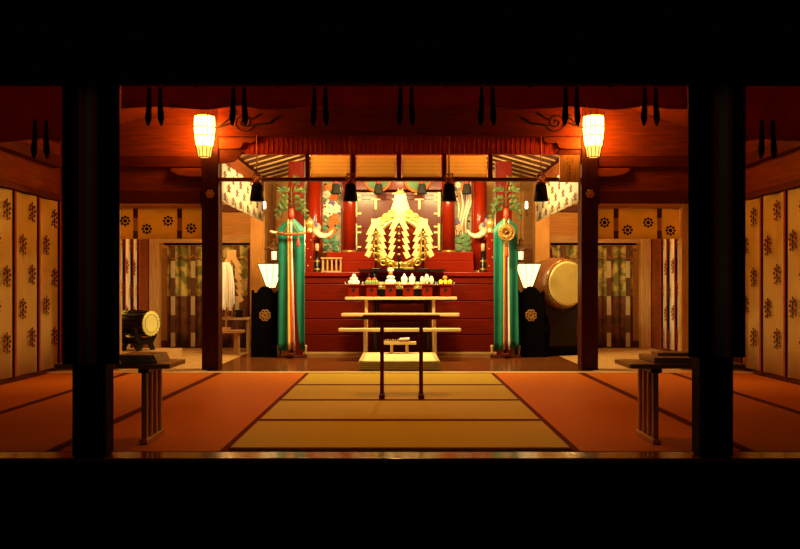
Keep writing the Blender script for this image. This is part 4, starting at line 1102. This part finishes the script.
for q in range(46):
    a = rnd.uniform(0, 2 * PI); r1 = rnd.uniform(.04, .10)
    p = Vector((0, 0, .88)); x1, y1 = r1 * math.cos(a), r1 * math.sin(a) * .6; ln = rnd.uniform(.5, .64)
    tw = rnd.uniform(-.4, .4); w2 = .016
    pts = [(x1 * .35, y1 * .35, .88), (x1 * .7, y1 * .7, .80), (x1, y1, .60), (x1 * 1.05, y1, .88 - ln)]
    vs = []
    for (px_, py_, pz_) in pts: vs += [(px_ - w2 * math.cos(tw), py_ - w2 * math.sin(tw), pz_), (px_ + w2 * math.cos(tw), py_ + w2 * math.sin(tw), pz_)]
    n8 = len(vs); vs += [(x_ + .001, y_ + .002, z_) for x_, y_, z_ in vs]
    fs = []
    for j in range(3): a_ = j * 2; fs += [(a_, a_ + 1, a_ + 3, a_ + 2), (n8 + a_, n8 + a_ + 2, n8 + a_ + 3, n8 + a_ + 1)]
    b.add(vs, fs)
b.build('streamers', 'paper', t)
gohei('tan_paper_wand', 'tan zigzag paper wand on the upper step of the wooden stand in the back room', 232, 250, 5, 10.30, .465, 'wand', 'tan_paper', 'tanwood_z', 1.0, None, .06, .15)
t = thing('black_box', 'small black lidded box on the tan wooden stand in the back room', 'box', (X(240, 10.25), 10.25, .465))
MB().box(-.05, .05, -.06, .06, 0, .07).build('box_body', 'black_lacquer', t, 0.004)
MB().box(-.055, .055, -.065, .065, .071, .10).build('lid', 'black_lacquer', t, 0.006)

# ------------------------------------------------------------------ small lamps and hanging bronze lanterns behind the banners
for s, w in ((-1, 'sword'), (1, 'mirror')):
    px = 265 if s < 0 else 526
    t = thing('bracket_lamp', 'tiny white candle lamp on a bracket above the %s banner' % w, 'lamp', (X(px, 10.7), 10.66, Z(209, 10.7)), 'tiny bracket lamps')
    MB().lathe([(.016, 0), (.020, .01), (.020, .085), (.010, .10)], n=14).build('bulb', 'bulb', t)
    MB().tube([(0, 0, -.002), (0, 0, -.06), (s * .02, .03, -.09), (s * .03, .088, -.09)], .009, 8).build('bracket', 'bronze', t)
    px = 274 if s < 0 else 521
    d = 10.2
    t = thing('hanging_lantern', 'hanging bronze lantern with a lit body half hidden by the %s banner' % w, 'lantern', (X(px, d), d, Z(262, d)), 'hanging bronze lanterns')
    MB().lathe([(.035, .0), (.055, .01), (.05, .03)], n=6, smooth=False).build('base', 'bronze', t)
    MB().lathe([(.030, .03), (.034, .14)], n=6, smooth=False).build('lit_body', 'hanging_glow', t)
    b = MB()
    for q in range(6):
        a = q * PI / 3; b.tube([(.034 * math.cos(a), .034 * math.sin(a), .03), (.038 * math.cos(a), .038 * math.sin(a), .165)], .005, 5)
    b.build('bars', 'bronze', t)
    b = MB().lathe([(.115, .16), (.10, .19), (.05, .23), (.025, .26), (.03, .29), (.01, .32)], n=6, smooth=False)
    for q in range(6):
        a = q * PI / 3; b.ball((.115 * math.cos(a), .115 * math.sin(a), .175), .016, 8)
    b.build('roof', 'bronze', t)
    zc = 2.37 + .285 * (2.0 - abs(X(px, d))) - Z(262, d)
    MB().cyl((0, 0, .32), (0, 0, zc - .005), .005, n=6).build('chain', 'bronze', t)

# ------------------------------------------------------------------ light
def light(name, kind, loc, energy, color, size=0.1, rot=None, **kw):
    l = bpy.data.lights.new(name, kind); l.energy = energy; l.color = color
    if kind == 'AREA': l.size = size
    else: l.shadow_soft_size = size
    for a, b in kw.items(): setattr(l, a, b)
    o = bpy.data.objects.new(name, l); C.objects.link(o); o.location = loc
    if rot: o.rotation_euler = rot
    return o
AMB = (1.0, 0.48, 0.10)
WARM = (1.0, 0.82, 0.32)
light('altar_downlight', 'AREA', (-.55, 8.45, 2.36), 50, WARM, .30, (math.radians(42), 0, 0))
light('altar_downlight', 'AREA', (.55, 8.45, 2.36), 50, WARM, .30, (math.radians(42), 0, 0))
for s in (-1, 1):
    light('side_room_lamp', 'POINT', (s * 2.75, 9.3, 2.2), 30, AMB, .08)
    light('corner_lamp', 'POINT', (s * 2.2, 9.75, 2.1), 32, (1.0, .56, .16), .05)
    light('bay_fill', 'POINT', (s * .95, 8.65, 2.40), 62, (1.0, 0.66, 0.28), .06)  # added fill without a fixture, brightens the white strips and corner posts

light('bay_fill', 'POINT', (0, 9.0, 2.55), 40, (1.0, .72, .30), .06)  # added fill, no fixture: lifts the blinds' backs and the sanctuary top
for s in (-1, 1):
    light('hall_side_fill', 'SPOT', (s * 1.7, 5.0, 2.75), 115, (1.0, .42, .05), .15, Vector((s * 1.85, 2.2, -1.75)).to_track_quat('-Z', 'Y').to_euler(), spot_size=math.radians(48), spot_blend=.9)  # unseen spots added to brighten the side wall curtains
light('hall_downlight', 'SPOT', (0, 5.3, 3.0), 150, (1.0, .44, .05), .15, None, spot_size=math.radians(78), spot_blend=.9)
w = bpy.data.worlds.new('night'); bpy.context.scene.world = w; w.use_nodes = True
w.node_tree.nodes['Background'].inputs[0].default_value = (0.05, 0.045, 0.04, 1)
w.node_tree.nodes['Background'].inputs[1].default_value = 0.25

cam = bpy.data.cameras.new('camera'); co = bpy.data.objects.new('camera', cam); C.objects.link(co)
co.location = (0, 0, H); co.rotation_euler = (PI / 2, 0, 0)
cam.sensor_width = 36; cam.lens = 36 * F / 800; cam.shift_y = 13.5 / 800
cam.clip_start = .05
sc = bpy.context.scene; sc.camera = co
vs = sc.view_settings; vs.view_transform = 'Standard'; vs.look = 'None'; vs.gamma = 1; vs.use_curve_mapping = False
vs.exposure = 0.0
